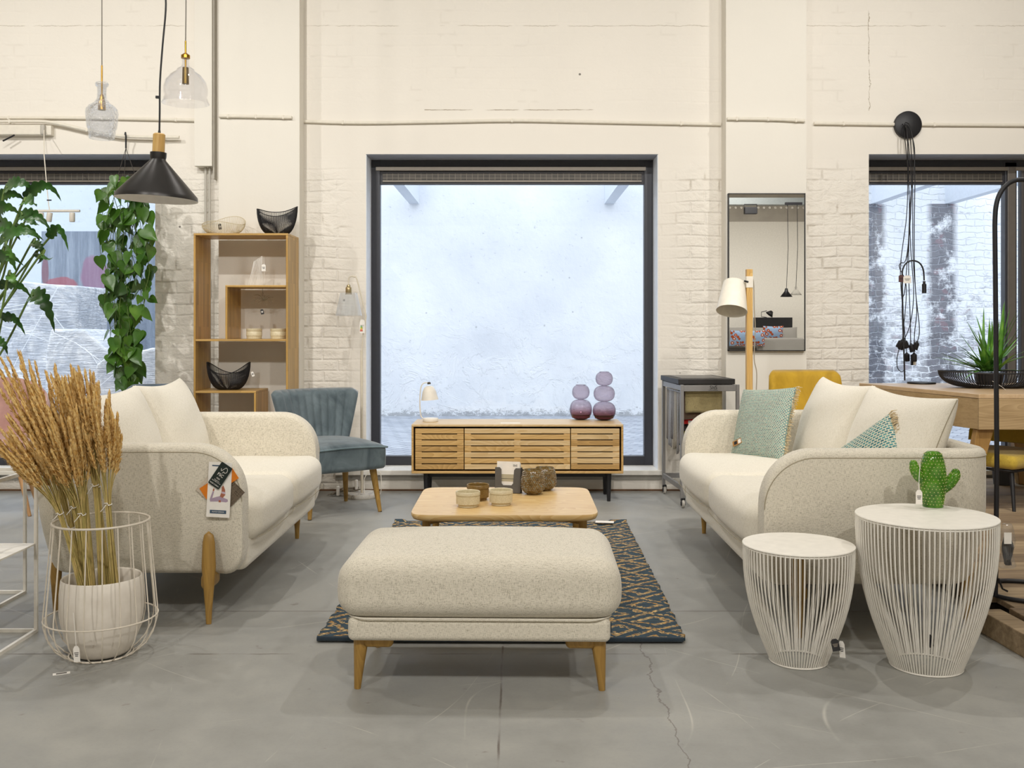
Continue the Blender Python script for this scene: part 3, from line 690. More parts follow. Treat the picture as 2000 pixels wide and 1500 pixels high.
    lp = lambda r0, r1, r2, h_: [(.0001, 0), (r0, .001), (r0 * 1.25, h_ * .15), (r1, h_ * .62), (r2, h_ * .88), (r2 * .75, h_ * .96), (.0001, h_)]
    for sx in (-1, 1):
        m = MB().lathe(lp(.011, .029, .025, .375), n=18, M=Matrix.Diagonal((.62, 1, 1)).to_3x3() if False else None)
        o = m.build('leg', LEGW, g, loc=(sx * (L / 2 + .012), yF + .13, 0)); o.scale = (.62, 1, 1)
        m = MB().rbox((0, 0, 0), (.13, .05, .07), .03, 4, 4); o2 = m.build('leg_bracket', LEGW, g, loc=(sx * (L / 2 - .06), yF + .145, .165))
        m = MB().lathe([(.0001, 0), (.011, .001), (.024, .17), (.024, .21)], n=16); m.build('leg', LEGW, g, loc=(sx * (L / 2 - .17), D / 2 - .06, 0))
    return g
sofa('sofa', 'cream linen two seat sofa on the left, card tags hanging on its near arm', 1.60, .89, (-1.555, 4.84, 0), R(90))
sofa('sofa', 'cream linen sofa on the right with two fringed teal cushions', 1.92, .92, (1.42, 4.82, 0), R(-90))

# tags on the left sofa arm
tw = thing('swatch_card', P(431, 903, 4.028), 0, 'white showroom card with fabric swatches hanging from the near arm of the left sofa', 'card', R3=rot(0, R(3), 0))
MB().prism(rrect(-.047, .047, -.222, 0, .002), -.0008, .0008, M=rot(R(90))).build('card', PAPER, tw, smooth=False)
bl = plain('card_blue', '#3F546A', .6)
MB().box((0, -.0012, -.014), (.066, .0006, .005)).build('blue_rule', bl, tw, smooth=False)
MB().box((0, -.0012, -.200), (.066, .0006, .014)).build('blue_band', bl, tw, smooth=False)
text('band_text', 'DUTCH DESIGN', .0068, PAPER, tw, (0, -.0018, -.200), TXTR)
ph = MB()                                               # printed figure doing a backbend, flat on the card
for pts in ([(-.034, -.160), (-.036, -.150), (-.026, -.118), (-.020, -.118), (-.026, -.146), (-.010, -.140), (.004, -.136), (.036, -.148), (.038, -.156), (.030, -.160), (.0, -.158)],):
    ph.prism(pts, -.0002, .0002, (0, -.0012, 0), M=rot(R(90)))
ph.build('printed_leggings', plain('print_lilac', '#A995A8', .7), tw, smooth=False)
ph = MB()
for pts in ([(.004, -.137), (.016, -.143), (.026, -.130), (.024, -.110), (.016, -.092), (.010, -.100), (.010, -.120)], [(-.026, -.117), (-.020, -.117), (-.018, -.108), (-.024, -.106)], [(.0, -.161), (.010, -.161), (.008, -.152), (.001, -.152)]):
    ph.prism(pts, -.0002, .0002, (0, -.0014, 0), M=rot(R(90)))
ph.build('printed_skin', plain('print_skin', '#A9684E', .7), tw, smooth=False)
MB().prism([(.010, -.124), (.026, -.128), (.026, -.119), (.012, -.117)], -.0002, .0002, (0, -.0016, 0), M=rot(R(90))).build('printed_top', plain('print_pale', '#C9B6C4', .7), tw, smooth=False)
fs_ = thing('hang_label', P(443, 910, 4.020), 0, 'tilted dark green forest label with white tree mark over the white card', 'label', R3=rot(0, R(34), 0))
MB().prism(rrect(-.026, .026, -.098, .004, .005), -.0007, .0007, M=rot(R(90))).build('card', plain('fsc_green', '#15231F', .5), fs_, smooth=False)
MB().tube(smooth_path([(-.012, -.0012, -.020), (-.007, -.0012, -.028), (-.002, -.0012, -.018), (.004, -.0012, -.008), (.012, -.0012, -.012), (.015, -.0012, -.022), (.010, -.0012, -.029), (.003, -.0012, -.027), (.002, -.0012, -.034)], 5), .0010, 5).build('tree_mark', PAPER, fs_)
text('label_text', 'FSC', .017, PAPER, fs_, (0, -.0013, -.045), TXTR)
text('label_text', 'MIX', .009, PAPER, fs_, (0, -.0013, -.062), TXTR)
text('label_text', 'Wood from\nresponsible sources', .0052, PAPER, fs_, (0, -.0013, -.074), TXTR)
text('label_text', 'FSC® C108631', .0068, PAPER, fs_, (0, -.0013, -.089), TXTR)
def swatch(lab, px, py, s, Y, col1, col2, ang):
    o = MB().prism(rrect(-s, s, -s, s, .001), -.001, .001, M=rot(R(90))).build('fabric_swatch', fabric('sw_' + col1, col1, col2, .4), None, smooth=False)
    o.location = P(px, py, Y); o.rotation_euler = (0, ang, 0); tag(o, lab, 'swatch'); return o
swatch('beige ribbed swatch poking out left of the white showroom card', 407, 955, .037, 4.034, '#A89A88', '#C9BCAA', R(42))
swatch('dark brown tweed swatch poking out right of the white showroom card', 449, 962, .043, 4.036, '#3A3027', '#6F6150', R(45))
o = MB().prism(rrect(-.078, .078, -.026, .026, .001), -.001, .001, M=rot(R(90))).build('fabric_swatch', plain('orange_card', '#D97A12', .7), None, smooth=False); o.location = P(428, 944, 4.031); o.rotation_euler = (0, R(-33), 0); tag(o, 'orange swatch showing on both sides behind the white showroom card', 'swatch')

# ------------------------------------------------------------ ottoman
g = thing('ottoman', (-.117, 3.52, 0), R(-1.2), 'large rectangular cream linen footstool on oak legs in the foreground', 'footstool')
def ott(q, h):
    x, y, z = q; u = x / h[0]; v = y / h[1]
    e = max(0, 1 - u * u) ** .5 * max(0, 1 - v * v) ** .5
    if z > 0: z += .022 * e; x *= 1 - .01 * (z / h[2])
    if abs(v) > .6: y += (1 if v > 0 else -1) * .014 * max(0, 1 - u * u) ** .5
    if abs(u) > .7: x += (1 if u > 0 else -1) * .010 * (1 - (z / h[2]) ** 2)
    return (x, y, z)
MB().rbox((0, 0, .3405), (.92, .56, .192), .064, 16, 6, ott).build('seat_cushion', CREAM_F, g, ang=80)
MB().rbox((0, 0, .207), (.862, .52, .078), .020, 12, 4).build('base_band', CREAM_F, g, ang=70)
MB().tube([(x, y, .247) for x, y in rrect(-.435, .435, -.268, .268, .07, 6)], .003, 6, closed=True).build('piping', CREAM_L, g)
MB().box((.4335, -.236, .215), (.002, .014, .035)).build('side_label', plain('label_navy', '#23303A', .7), g, smooth=False)
for sx in (-1, 1):
    for sy in (-1, 1):
        m = MB(); m.tube([(0, 0, 0), (-.004 * sx, -.002 * sy, .06), (-.012 * sx, -.006 * sy, .17)], [.011, .016, .026], 14)
        m.build('leg', LEGW, g, loc=(sx * .405, sy * .215, 0))
        m = MB().rbox((0, 0, 0), (.10, .035, .038), .018, 4, 3)
        m.build('corner_bracket', LEGW, g, loc=(sx * .335, sy * .215, .157))

# ------------------------------------------------------------ rug
def rug_mat():
    t = NT('woven_rug'); o = t.sep(t.tc.outputs['Object'])
    wob = t.math('MULTIPLY', t.math('SUBTRACT', t.noise(t.map(), 11, 3), .5), .085)
    x = t.math('ADD', o[0], wob); y = t.math('ADD', o[1], t.math('MULTIPLY', wob, 1.0))
    def tri(v, per): f = t.math('FRACT', t.math('DIVIDE', v, per)); return t.math('ABSOLUTE', t.math('SUBTRACT', t.math('MULTIPLY', f, 2.0), 1.0))
    a = t.math('ADD', tri(x, .30), 0.0); b = tri(y, .23)
    s = t.math('ADD', a, b)                     # nested diamonds
    d1 = t.math('ABSOLUTE', t.math('SUBTRACT', s, 1.0)); d2 = t.math('ABSOLUTE', t.math('SUBTRACT', s, .45)); d3 = t.math('ABSOLUTE', t.math('SUBTRACT', s, 1.55))
    d = t.math('MINIMUM', d1, t.math('MINIMUM', d2, d3))
    row = t.math('FRACT', t.math('MULTIPLY', y, 62.0)); rowm = t.math('ABSOLUTE', t.math('SUBTRACT', row, .5))
    st = t.noise(t.map((55, 130, 1)), 1.0, 2, .6)
    ln = t.math('MULTIPLY', t.math('LESS_THAN', d, .115), t.math('GREATER_THAN', st, .49))
    yel = t.ramp(t.noise(t.map((40, 60, 1)), 1, 1), [(.3, '#B57F2C'), (.7, '#E0C48C')])
    teal = t.ramp(t.noise(t.map((18, 140, 1)), 1, 3), [(.3, '#22333F'), (.7, '#3D515C')])
    c = t.mix(ln, teal, yel)
    h = t.math('ADD', t.math('MULTIPLY', t.math('SUBTRACT', 1.0, rowm), .8), t.math('ADD', t.math('MULTIPLY', st, .6), t.math('MULTIPLY', ln, .7)))
    return t.out(c, .95, t.bump(h, .9, .008))
rd = random.Random(4)
m = MB(); nx, ny = 60, 110; wx, wy = 1.40, 2.27
ed = [[rd.uniform(-.006, .006) for _ in range(ny + 1)] for _ in range(2)]
def rugp(u, v):
    i = round(u * nx); j = round(v * ny)
    x = -wx / 2 + wx * u; y = -wy / 2 + wy * v
    k = ed[0][j] * max(0, 1 - u * 12) + ed[1][j] * max(0, 1 - (1 - u) * 12)
    return (x + k, y + .006 * math.sin(x * 9 + 1), .012 + .003 * math.sin(x * 14 + y * 6) * math.sin(y * 11) + (.012 if v > .985 and (u < .05 or u > .93) else 0))
m.grid(rugp, nx + 1, ny + 1)
RUG = m.build('rug', rug_mat(), None, solid=.012); RUG.location = (-.045, 4.93, .0); RUG.rotation_euler = (0, 0, R(-.6))
tag(RUG, 'dark teal woven rug with yellow diamond pattern under the coffee table', 'rug')
bd = MB().tube([(-.70, -1.14, .014), (-.2, -1.142, .012), (.3, -1.14, .013), (.69, -1.138, .014)], .010, 8).build('rug_hem', fabric('hem_navy', '#18242E', '#24333F'), RUG)
MB().box((.565, 1.06, .030), (.11, .05, .003), rot(0, 0, R(-8))).build('rug_label', PAPER, RUG, smooth=False)

# ------------------------------------------------------------ coffee table
g = thing('coffee_table', (-.05, 4.60, 0.021), 0, 'low oak coffee table with bowed rectangular top in the middle of the rug', 'coffee table')
def sup(a, b, n, N=96):
    o = []
    for k in range(N):
        t_ = 2 * math.pi * k / N; c_, s_ = math.cos(t_), math.sin(t_)
        o.append((a * abs(c_) ** (2 / n) * (1 if c_ > 0 else -1), b * abs(s_) ** (2 / n) * (1 if s_ > 0 else -1)))
    return o
out = sup(.405, .37, 11)
m = MB(); lay = [(.955, -.030), (.985, -.024), (1.0, -.012), (1.0, -.004), (.997, 0)]
N = len(out); vs = [(x * s_, y * s_, .38 + z) for s_, z in lay for x, y in out]; fs = [tuple(range(N - 1, -1, -1)), tuple((len(lay) - 1) * N + k for k in range(N))]
for i in range(len(lay) - 1):
    for k in range(N): fs.append((i * N + k, i * N + (k + 1) % N, (i + 1) * N + (k + 1) % N, (i + 1) * N + k))
m.add(vs, fs); m.build('tabletop', wood('oak_top', '#CFA668', '#E4C68E', 'x', .8, .38, rings=.28), g, ang=50)
for sx in (-1, 1):
    for sy in (-1, 1):
        MB().tube([(0, 0, 0), (-.006 * sx, -.006 * sy, .36)], [.013, .019], 14).build('leg', LEGW, g, loc=(sx * .345, sy * .27, 0))
        MB().tube([(sx * .34, sy * .265, .335), (sx * .27, sy * .2, .33), (sx * .05, sy * .03, .30)], [.016, .012, .010], 10).build('stretcher', LEGW, g)
MB().box((0, 0, .30), (.14, .07, .02)).build('cross_joint', LEGW, g, smooth=False, bevel=.004)

# ------------------------------------------------------------ sideboard
Yf = 6.80
g = thing('sideboard', (.009, Yf + .20, 0), 0, 'long oak media sideboard with slatted fronts on black legs below the window', 'sideboard')
W2, z0, z1, dy = .722, .199, .534, .20
OAKS = wood('oak_slat', '#B58D50', '#D2AC70', 'x', 1.0, .45, rings=.26)
OAKS2 = wood('oak_slat_dark', '#9F7B46', '#C29A5E', 'x', 1.1, .45, rings=.28)
OAKT = wood('oak_slat_pale', '#C4A26E', '#DABE90', 'x', .8, .4, rings=.25)
m = MB(); m.bx(-W2, W2, -dy, dy, z1 - .016, z1); m.build('top_panel', OAKT, g, smooth=False, bevel=.003)
m = MB(); m.bx(-W2, W2, -dy, dy, z0, z0 + .016); m.build('bottom_panel', OAKS, g, smooth=False, bevel=.003)
for s_ in (-1, 1):
    m = MB(); m.bx(s_ * W2, s_ * (W2 - .014), -dy, dy, z0 + .0165, z1 - .0165); m.build('side_panel', OAKS, g, smooth=False, bevel=.002)
m = MB(); m.bx(-W2 + .015, W2 - .015, dy - .02, dy - .005, z0 + .017, z1 - .017); m.build('back_panel', plain('cabinet_inside', '#1D1814', .8), g, smooth=False)
XS = lambda px: (px - 1008) * Yf / F - .009
doors = [(XS(810.5), XS(906)), (XS(907), XS(1114)), (XS(1115), XS(1210.5))]; dark = plain('gap_dark', '#15100C', .9)
rd = random.Random(2)
for di, (a, b) in enumerate(doors):
    zt, zb = z1 - .028, z0 + .022; n = 7; hh = (zt - zb) / n
    fm = MB(); fm.bx(a + .003, b - .003, -dy + .026, -dy + .034, zb, zt)
    dr = fm.build('door' if di != 1 else 'drawer_front', dark, g, smooth=False)
    for k in range(n):
        m = MB(); zc = zt - hh * (k + .5)
        m.bx(a + .001, b - .001, -dy + .006, -dy + .025, zc - hh / 2 + .0060, zc + hh / 2 - .0008)
        m.build('slat', [OAKS, OAKS2, OAKT][rd.choice([0, 0, 1, 2, 2])], dr, smooth=False, bevel=.002)
        if k < n - 1:
            for (c0, c1) in (([(a, a + .045), (b - .047, b)]) if di != 1 else [(a, a + .045), ((a + b) / 2 - .022, (a + b) / 2 + .022), (b - .045, b)]):
                mm = MB().bx(c0 + .001, c1 - .001, -dy + .0095, -dy + .025, zc - hh / 2 - .0014, zc - hh / 2 + .0065); mm.build('spacer', OAKS, dr, smooth=False)
BLK = plain('black_stain', '#18171A', .5)
for sx in (-1, 1):
    for sy in (-1, 1):
        MB().tube([(0, 0, 0), (0, 0, z0)], [.012, .019], 14).build('leg', BLK, g, loc=(sx * .628, -.135 if sy < 0 else .15, 0))
    MB().box((sx * .628, 0, z0 - .02), (.03, .30, .035)).build('leg_rail', BLK, g, smooth=False, bevel=.003)
MB().box((0, -.10, z0 - .018), (1.24, .025, .034)).build('cross_rail', BLK, g, smooth=False, bevel=.002)
o = MB().box((0, 0, .0008), (.135, .045, .0015)).build('paper_slip', PAPER, None, smooth=False); o.location = PF(997, 826.5, z1); tag(o, 'white paper slip lying on the sideboard top', 'paper')

# ------------------------------------------------------------ bookshelf
Y0, Y1 = 6.78, 7.115
Xa, Xb = (378 - CX) * Y0 / F, (562.5 - CX) * Y0 / F; tk = .014
SH = wood('oak_stave', '#A8803F', '#CCA35C', 'z', 1.0, .4, blocks=(.30, .045)); SHX = wood('oak_stave_x', '#B08847', '#D3AC68', 'x', 1.0, .4, blocks=(.30, .045))
g = thing('bookshelf', ((Xa + Xb) / 2, (Y0 + Y1) / 2, 0), 0, 'tall open oak shelf unit with staggered inner boxes against the left pier', 'shelf')
X = lambda x: x - (Xa + Xb) / 2
hy = (Y1 - Y0) / 2; ZT = 1.835; zm = 1.115; zu = 1.482; zl = .763
xm = (440 - CX) * Y0 / F; xl = (500 - CX) * Y0 / F
for nm, a in (('side_panel', (Xa, Xa + tk, 0, ZT, SH)), ('side_panel', (Xb - tk, Xb, 0, ZT, SH))):
    MB().bx(X(a[0]), X(a[1]), -hy, hy, a[2], a[3] - .0145).build(nm, a[4], g, smooth=False, bevel=.002)
for a, b, z, nm in ((Xa, Xb, ZT, 'top_panel'), (Xa + tk, Xb - tk, zm, 'shelf'), (xm, Xb - tk, zu, 'shelf'), (Xa + tk, xl, zl, 'shelf'), (Xa + tk, Xb - tk, .07, 'bottom_panel')):
    MB().bx(X(a), X(b), -hy, hy, z - tk, z).build(nm, SHX, g, smooth=False, bevel=.002)
MB().bx(X(xm), X(xm + tk), -hy, hy, zm, zu - tk).build('divider', SH, g, smooth=False, bevel=.002)
MB().bx(X(xl - tk), X(xl), -hy, hy, .07, zl - tk).build('divider', SH, g, smooth=False, bevel=.002)

# ------------------------------------------------------------ velvet chair
VB = velvet('blue_grey_velvet', '#414E54', '#727F84')
g = thing('cocktail_chair', (-1.225, 6.53, 0), R(36), 'blue grey velvet cocktail chair with channelled back and honey wood legs', 'chair')
def seatf(q, h):
    x, y, z = q; u = x / h[0]; v = y / h[1]
    if z > 0: z += .055 * max(0, 1 - u * u) ** .5 * (1 - .5 * v * v)
    if y > 0: x *= 1 - .10 * v
    if v < 0: y -= .025 * (1 - u * u)
    return (x, y, z)
MB().rbox((0, 0, .353), (.56, .56, .142), .03, 12, 4, seatf).build('seat', VB, g, ang=60)
rim = []
for k in range(41):
    u = -1 + 2 * k / 40; rim.append((u * .279, -.282 - .025 * (1 - u * u), .421 + .014 * (1 - u * u)))
MB().tube([(-.272, .2, .421), (-.279, -.2, .421)] + rim + [(.279, -.2, .421), (.272, .2, .421)], .006, 8).build('piping', velvet('velvet_piping', '#55686E', '#7F9196'), g)
def back(u, v, sg):
    uu = -1 + 2 * u; H0, H1 = .36, .782
    hw = .20 + .115 * v ** .9
    rc = max(0, abs(uu) - .86) / .14; top = 1 - .06 * rc ** 2
    z = H0 + (H1 - H0) * v * top + (.018 * (1 - uu * uu)) * v * 0
    x = uu * hw
    y0 = .215 + .10 * v - .115 * abs(uu) ** 2.2 * (.35 + .65 * v)
    ed_ = max(0, 1 - abs(uu) ** 14) ** .5 * max(0, 1 - max(0, (v - .9) / .1) ** 2) ** .5
    th = .046 * ed_
    ch = .015 * abs(math.sin(uu * math.pi * 5.5)) ** .4 * ed_ if abs(uu) < .82 else .015 * ed_
    return (x, y0 + (th if sg > 0 else -th - (ch)), z)
m = MB(); m.grid(lambda u, v: back(u, v, 1), 90, 20); m.grid(lambda u, v: back(u, v, -1), 90, 20)
m.build('backrest', VB, g, ang=75)
for sx in (-1, 1):
    for sy in (-1, 1):
        o = MB().tube([(sx * .03, sy * .045, 0), (0, 0, .285)], [.0125, .024], 14).build('leg', LEGW, g, loc=(sx * .215, sy * .20, 0))
        MB().lathe([(.0122, .0), (.0128, .006)], n=12).build('foot_pad', INK, o, loc=(sx * .03, sy * .045, -.001))

# ------------------------------------------------------------ round rod side tables
def rod_table(label, cx_, cy_, H, r, nrod, rz=0):
    g = thing('side_table', (cx_, cy_, 0), rz, label, 'side table', 'round white wire side tables')
    MB().lathe([(.0001, H - .006), (r - .003, H - .006), (r, H - .003), (r - .001, H), (.0001, H)], n=72).build('tabletop', WHITE_M, g, ang=50)
    prof = [(1, 1), (1.0, .93), (.995, .86), (.985, .78), (.965, .69), (.935, .60), (.89, .50), (.83, .40), (.76, .30), (.68, .20), (.59, .10), (.51, 0)]
    m = MB()
    for k in range(nrod):
        a = 2 * math.pi * k / nrod
        m.tube([((r - .004) * p * math.cos(a), (r - .004) * p * math.sin(a), max(.004, (H - .006) * z)) for p, z in prof], .0027, 6)
    m.build('rod_cage', WHITE_M, g)
    MB().tube([((r - .006) * math.cos(2 * math.pi * k / 72), (r - .006) * math.sin(2 * math.pi * k / 72), H - .010) for k in range(72)], .003, 6, closed=True).build('top_ring', WHITE_M, g)
    MB().tube([(r * .505 * math.cos(2 * math.pi * k / 72), r * .505 * math.sin(2 * math.pi * k / 72), .004) for k in range(72)], .0035, 6, closed=True).build('base_ring', WHITE_M, g)
    return g
rod_table('larger taller white wire side table carrying the green cactus', 1.449, 3.53, .533, .239, 92)
rod_table('smaller lower white wire side table, nearest the right sofa front', 1.013, 3.585, .421, .197, 76)

# ------------------------------------------------------------ square white tube tables, left edge
def frame_table(label, xr, yf, Z, w_, shelf=None, s=.013):
    g = thing('frame_table', (xr - w_ / 2, yf - w_ / 2, 0), 0, label, 'side table'); h = w_ / 2 - s / 2; m = MB()
    for sx in (-1, 1):
        for sy in (-1, 1): m = MB().bx(sx * h - s / 2, sx * h + s / 2, sy * h - s / 2, sy * h + s / 2, 0, Z); m.build('post', WHITE_M, g, smooth=False, bevel=.002)
    for z, nm in ((s / 2, 'floor_rail'), (Z - s / 2, 'top_rail')):
        m = MB()
        for q in (-1, 1): m.box((0, q * h, z), (w_ - 2 * s, s, s)); m.box((q * h, 0, z), (s, w_ - 2 * s, s))
        m.build(nm, WHITE_M, g, smooth=False)
    if shelf: MB().box((0, 0, shelf), (w_ - s, w_ - s, .006)).build('shelf', WHITE_M, g, smooth=False)
    return g
frame_table('taller white square tube table with a tray shelf, cut off by the left picture edge', -1.880, 3.93, .645, .50, .346)
frame_table('lower white square tube table behind the taller one at the left edge', -2.204, 4.50, .548, .48)

# ------------------------------------------------------------ desk and platform
WP = wood('pallet_planks', '#8C6A42', '#B3916A', 'y', 1.2, .7, blocks=(1.4, .14)); 
PLK = [wood('plank_a', '#6C5843', '#A08A6C', 'x', 1.3, .7), wood('plank_b', '#78644C', '#B09A7A', 'x', 1.1, .75), wood('plank_c', '#604E3C', '#947E62', 'x', 1.5, .75)]
g = thing('display_platform', (3.9, 5.4, 0), 0, 'low display platform of rough wooden planks at the right edge', 'platform')
yy = -1.95; k = 0
rd = random.Random(8)
while yy < 1.7:
    m = MB().bx((-1.95 if yy < .45 else -1.40) + rd.uniform(-.03, .015), 2.0, yy, yy + .148, .078, .102); m.build('plank', PLK[k % 3], g, smooth=False, bevel=.003); yy += .152; k += 1
for j, yv in enumerate((-1.86, -1.0, -.1, .8, 1.6)): MB().bx(-1.93 if yv < .5 else -1.38, 1.9, yv - .05, yv + .05, 0, .077).build('joist', PLK[j % 2], g, smooth=False, bevel=.003)
g2 = tag(MB().bx(0, .09, -.55, 0, 0, .088).build('timber_block', PLK[1], None, smooth=False, bevel=.004), 'sawn timber beam lying along the front left edge of the platform', 'beam'); g2.location = (1.82, 3.93, 0); g2.rotation_euler = (0, 0, R(3))
ZD = .80; PA = PF(1912, 770, ZD); PB = PF(1676, 748, ZD); PB.y = min(PB.y, 7.07)
ud = (PB - PA); ud.z = 0; LD = ud.length; an = math.atan2(ud.x, ud.y)   # long edge runs away from the camera
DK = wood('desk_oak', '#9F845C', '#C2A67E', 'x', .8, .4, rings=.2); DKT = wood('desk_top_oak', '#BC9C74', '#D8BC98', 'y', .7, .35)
LX, LY = ud.x, ud.y
g = thing('desk', (PA.x, PA.y, 0), 0, 'light oak desk with deep drawer apron standing on the plank platform', 'desk')
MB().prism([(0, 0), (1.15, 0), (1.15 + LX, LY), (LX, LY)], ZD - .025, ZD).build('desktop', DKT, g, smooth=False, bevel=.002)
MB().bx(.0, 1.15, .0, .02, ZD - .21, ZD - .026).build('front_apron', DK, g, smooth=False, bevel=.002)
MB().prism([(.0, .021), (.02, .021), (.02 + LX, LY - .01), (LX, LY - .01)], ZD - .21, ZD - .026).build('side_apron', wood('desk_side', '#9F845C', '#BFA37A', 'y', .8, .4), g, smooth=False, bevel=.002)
MB().prism([(.021, .021), (1.14, .021), (1.14 + LX, LY - .02), (LX + .03, LY - .02)], ZD - .21, ZD - .20).build('drawer_bottom', DK, g, smooth=False)
for x, y, dx in ((.06, .07, -.10), (1.06, .07, .06), (.08 + LX, LY - .1, -.06), (1.06 + LX, LY - .1, .06)):
    m = MB(); hw = .05
    m.add([(x - hw + (dx), y - .03, .103), (x + hw * .2 + dx, y - .03, .103), (x + hw * .2 + dx, y + .03, .103), (x - hw + dx, y + .03, .103), (x - hw, y - .03, ZD - .21), (x + hw, y - .03, ZD - .21), (x + hw, y + .03, ZD - .21), (x - hw, y + .03, ZD - .21)],
          [(0, 3, 2, 1), (4, 5, 6, 7), (0, 1, 5, 4), (1, 2, 6, 5), (2, 3, 7, 6), (3, 0, 4, 7)]); m.build('leg', wood('desk_leg', '#946F3C', '#B48C50', 'z', 1, .45), g, smooth=False, bevel=.004)

# ------------------------------------------------------------ yellow chairs
MU = velvet('mustard_velvet', '#A88212', '#CFA528'); MU2 = fabric('mustard_weave', '#9A7F22', '#C7A93F')
def tubchair(label, loc, rz, mat_, W=.5, Hs=.46, Hb=.90, lean=.08, legs=True, z0=0, thick=.035):
    g = thing('dining_chair', loc, rz, label, 'chair')
    MB().rbox((0, 0, Hs - .045), (W * .96, .46, .08), .036, 8, 4, lambda q, h: (q[0], q[1], q[2] + (.012 * (1 - (q[0] / h[0]) ** 2) if q[2] > 0 else 0))).build('seat', mat_, g, ang=70)
    def bk(u, v, sg):
        uu = -1 + 2 * u; hw = W / 2 * (1.02 + .04 * v - .10 * v * v * 0)
        e = max(0, 1 - abs(uu) ** 12) ** .5 * max(0, 1 - max(0, (v - .88) / .12) ** 2) ** .5 * max(0, 1 - max(0, (.1 - v) / .1) ** 2) ** .5
        tp = 1 - .06 * max(0, (v - .6) / .4); v = v * (1 - .10 * max(0, (abs(uu) - .82) / .18) ** 2)
        return (uu * hw * tp, .20 + lean * v - .06 * uu * uu + sg * thick * e, Hs + .03 + (Hb - Hs - .03) * v)
    m = MB(); m.grid(lambda u, v: bk(u, v, 1), 40, 18); m.grid(lambda u, v: bk(u, v, -1), 40, 18); m.build('backrest', mat_, g, ang=75)
    for sx in (-1, 1):
        for sy in (-1, 1): MB().tube([(sx * .05, sy * .06, z0), (0, 0, Hs - .07)], [.010, .016], 10).build('leg', BLACK_M, g, loc=(sx * W * .36, sy * .16, 0))
        MB().tube([(sx * W * .36, .14, Hs - .06), (sx * W * .40, .22, Hs + .1)], .012, 8).build('back_support', BLACK_M, g)
    MB().tube([(x, y, Hs - .095) for x, y in rrect(-W * .42, W * .42, -.2, .2, .05)], .009, 8, closed=True).build('seat_rail', BLACK_M, g)
    return g
pc = P(1591, 722, 6.6)
tubchair('mustard velvet chair whose back rises behind the right sofa', (pc.x, 6.56, 0), R(4), MU, .50, .48, 1.2 - (724 - HY) * 6.66 / F, .08, thick=.045)
pc = P(2010, 880, 5.9)
tubchair('mustard woven chair tucked under the desk on the platform', (pc.x - .03, 6.25, .10), R(-55), MU2, .52, .33, .475, .04, thick=.04)
# ------------------------------------------------------------ pink chair and blue pouf behind the left sofa
PK = velvet('dusty_pink', '#A67C74', '#CFA69C'); PKL = wood('pale_leg', '#A87B4E', '#C79B6C', 'z', 1, .5)
g = thing('shell_chair', (-3.36, 6.45, 0), R(20), 'dusty pink upholstered shell chair with pale wood legs at the left edge', 'chair')
def shell(u, v, sg):
    a = -math.pi * .5 + (u - .5) * math.pi * 1.25 + math.pi; r_ = .20 + .10 * min(1, v * 1.6) ** .6
    e = max(0, 1 - abs(2 * u - 1) ** 10) ** .5 * max(0, 1 - max(0, (v - .9) / .1) ** 2) ** .5
    z = .40 + .46 * v * (.62 + .38 * math.cos((u - .5) * math.pi * 1.1))
    rr_ = r_ + sg * .022 * e
    return (rr_ * math.cos(a + 0), rr_ * math.sin(a), z)
m = MB(); m.grid(lambda u, v: shell(u, v, 1), 44, 16); m.grid(lambda u, v: shell(u, v, -1), 44, 16); m.build('shell', PK, g, ang=75)
MB().rbox((0, 0, .43), (.44, .44, .12), .055, 8, 5).build('seat', PK, g, ang=75)
for sx in (-1, 1):
    for sy in (-1, 1):
        MB().tube([(sx * .09, sy * .09, 0), (0, 0, .38)], [.011, .019], 12).build('leg', PKL, g, loc=(sx * .13, sy * .13, 0))
g = thing('round_chair_back', (-2.33, 6.50, 0), R(20), 'slate blue rounded chair back peeping over the left sofa pillows', 'chair')
sb = velvet('slate_blue', '#3C4A57', '#5F6F7E')
MB().rbox((0, 0, .40), (.52, .5, .14), .06, 8, 4).build('seat', sb, g, ang=70)
MB().rbox((0, .2, .625), (.5, .10, .38), .05, 10, 5, lambda q, h: (q[0] * (1 - .28 * max(0, q[2] / h[2]) ** 2), q[1] + .05 * q[2] / h[2], q[2])).build('backrest', sb, g, ang=70)
for sx in (-1, 1):
    for sy in (-1, 1): MB().tube([(0, 0, 0), (0, 0, .33)], .012, 10).build('leg', BLACK_M, g, loc=(sx * .2, sy * .18, 0))
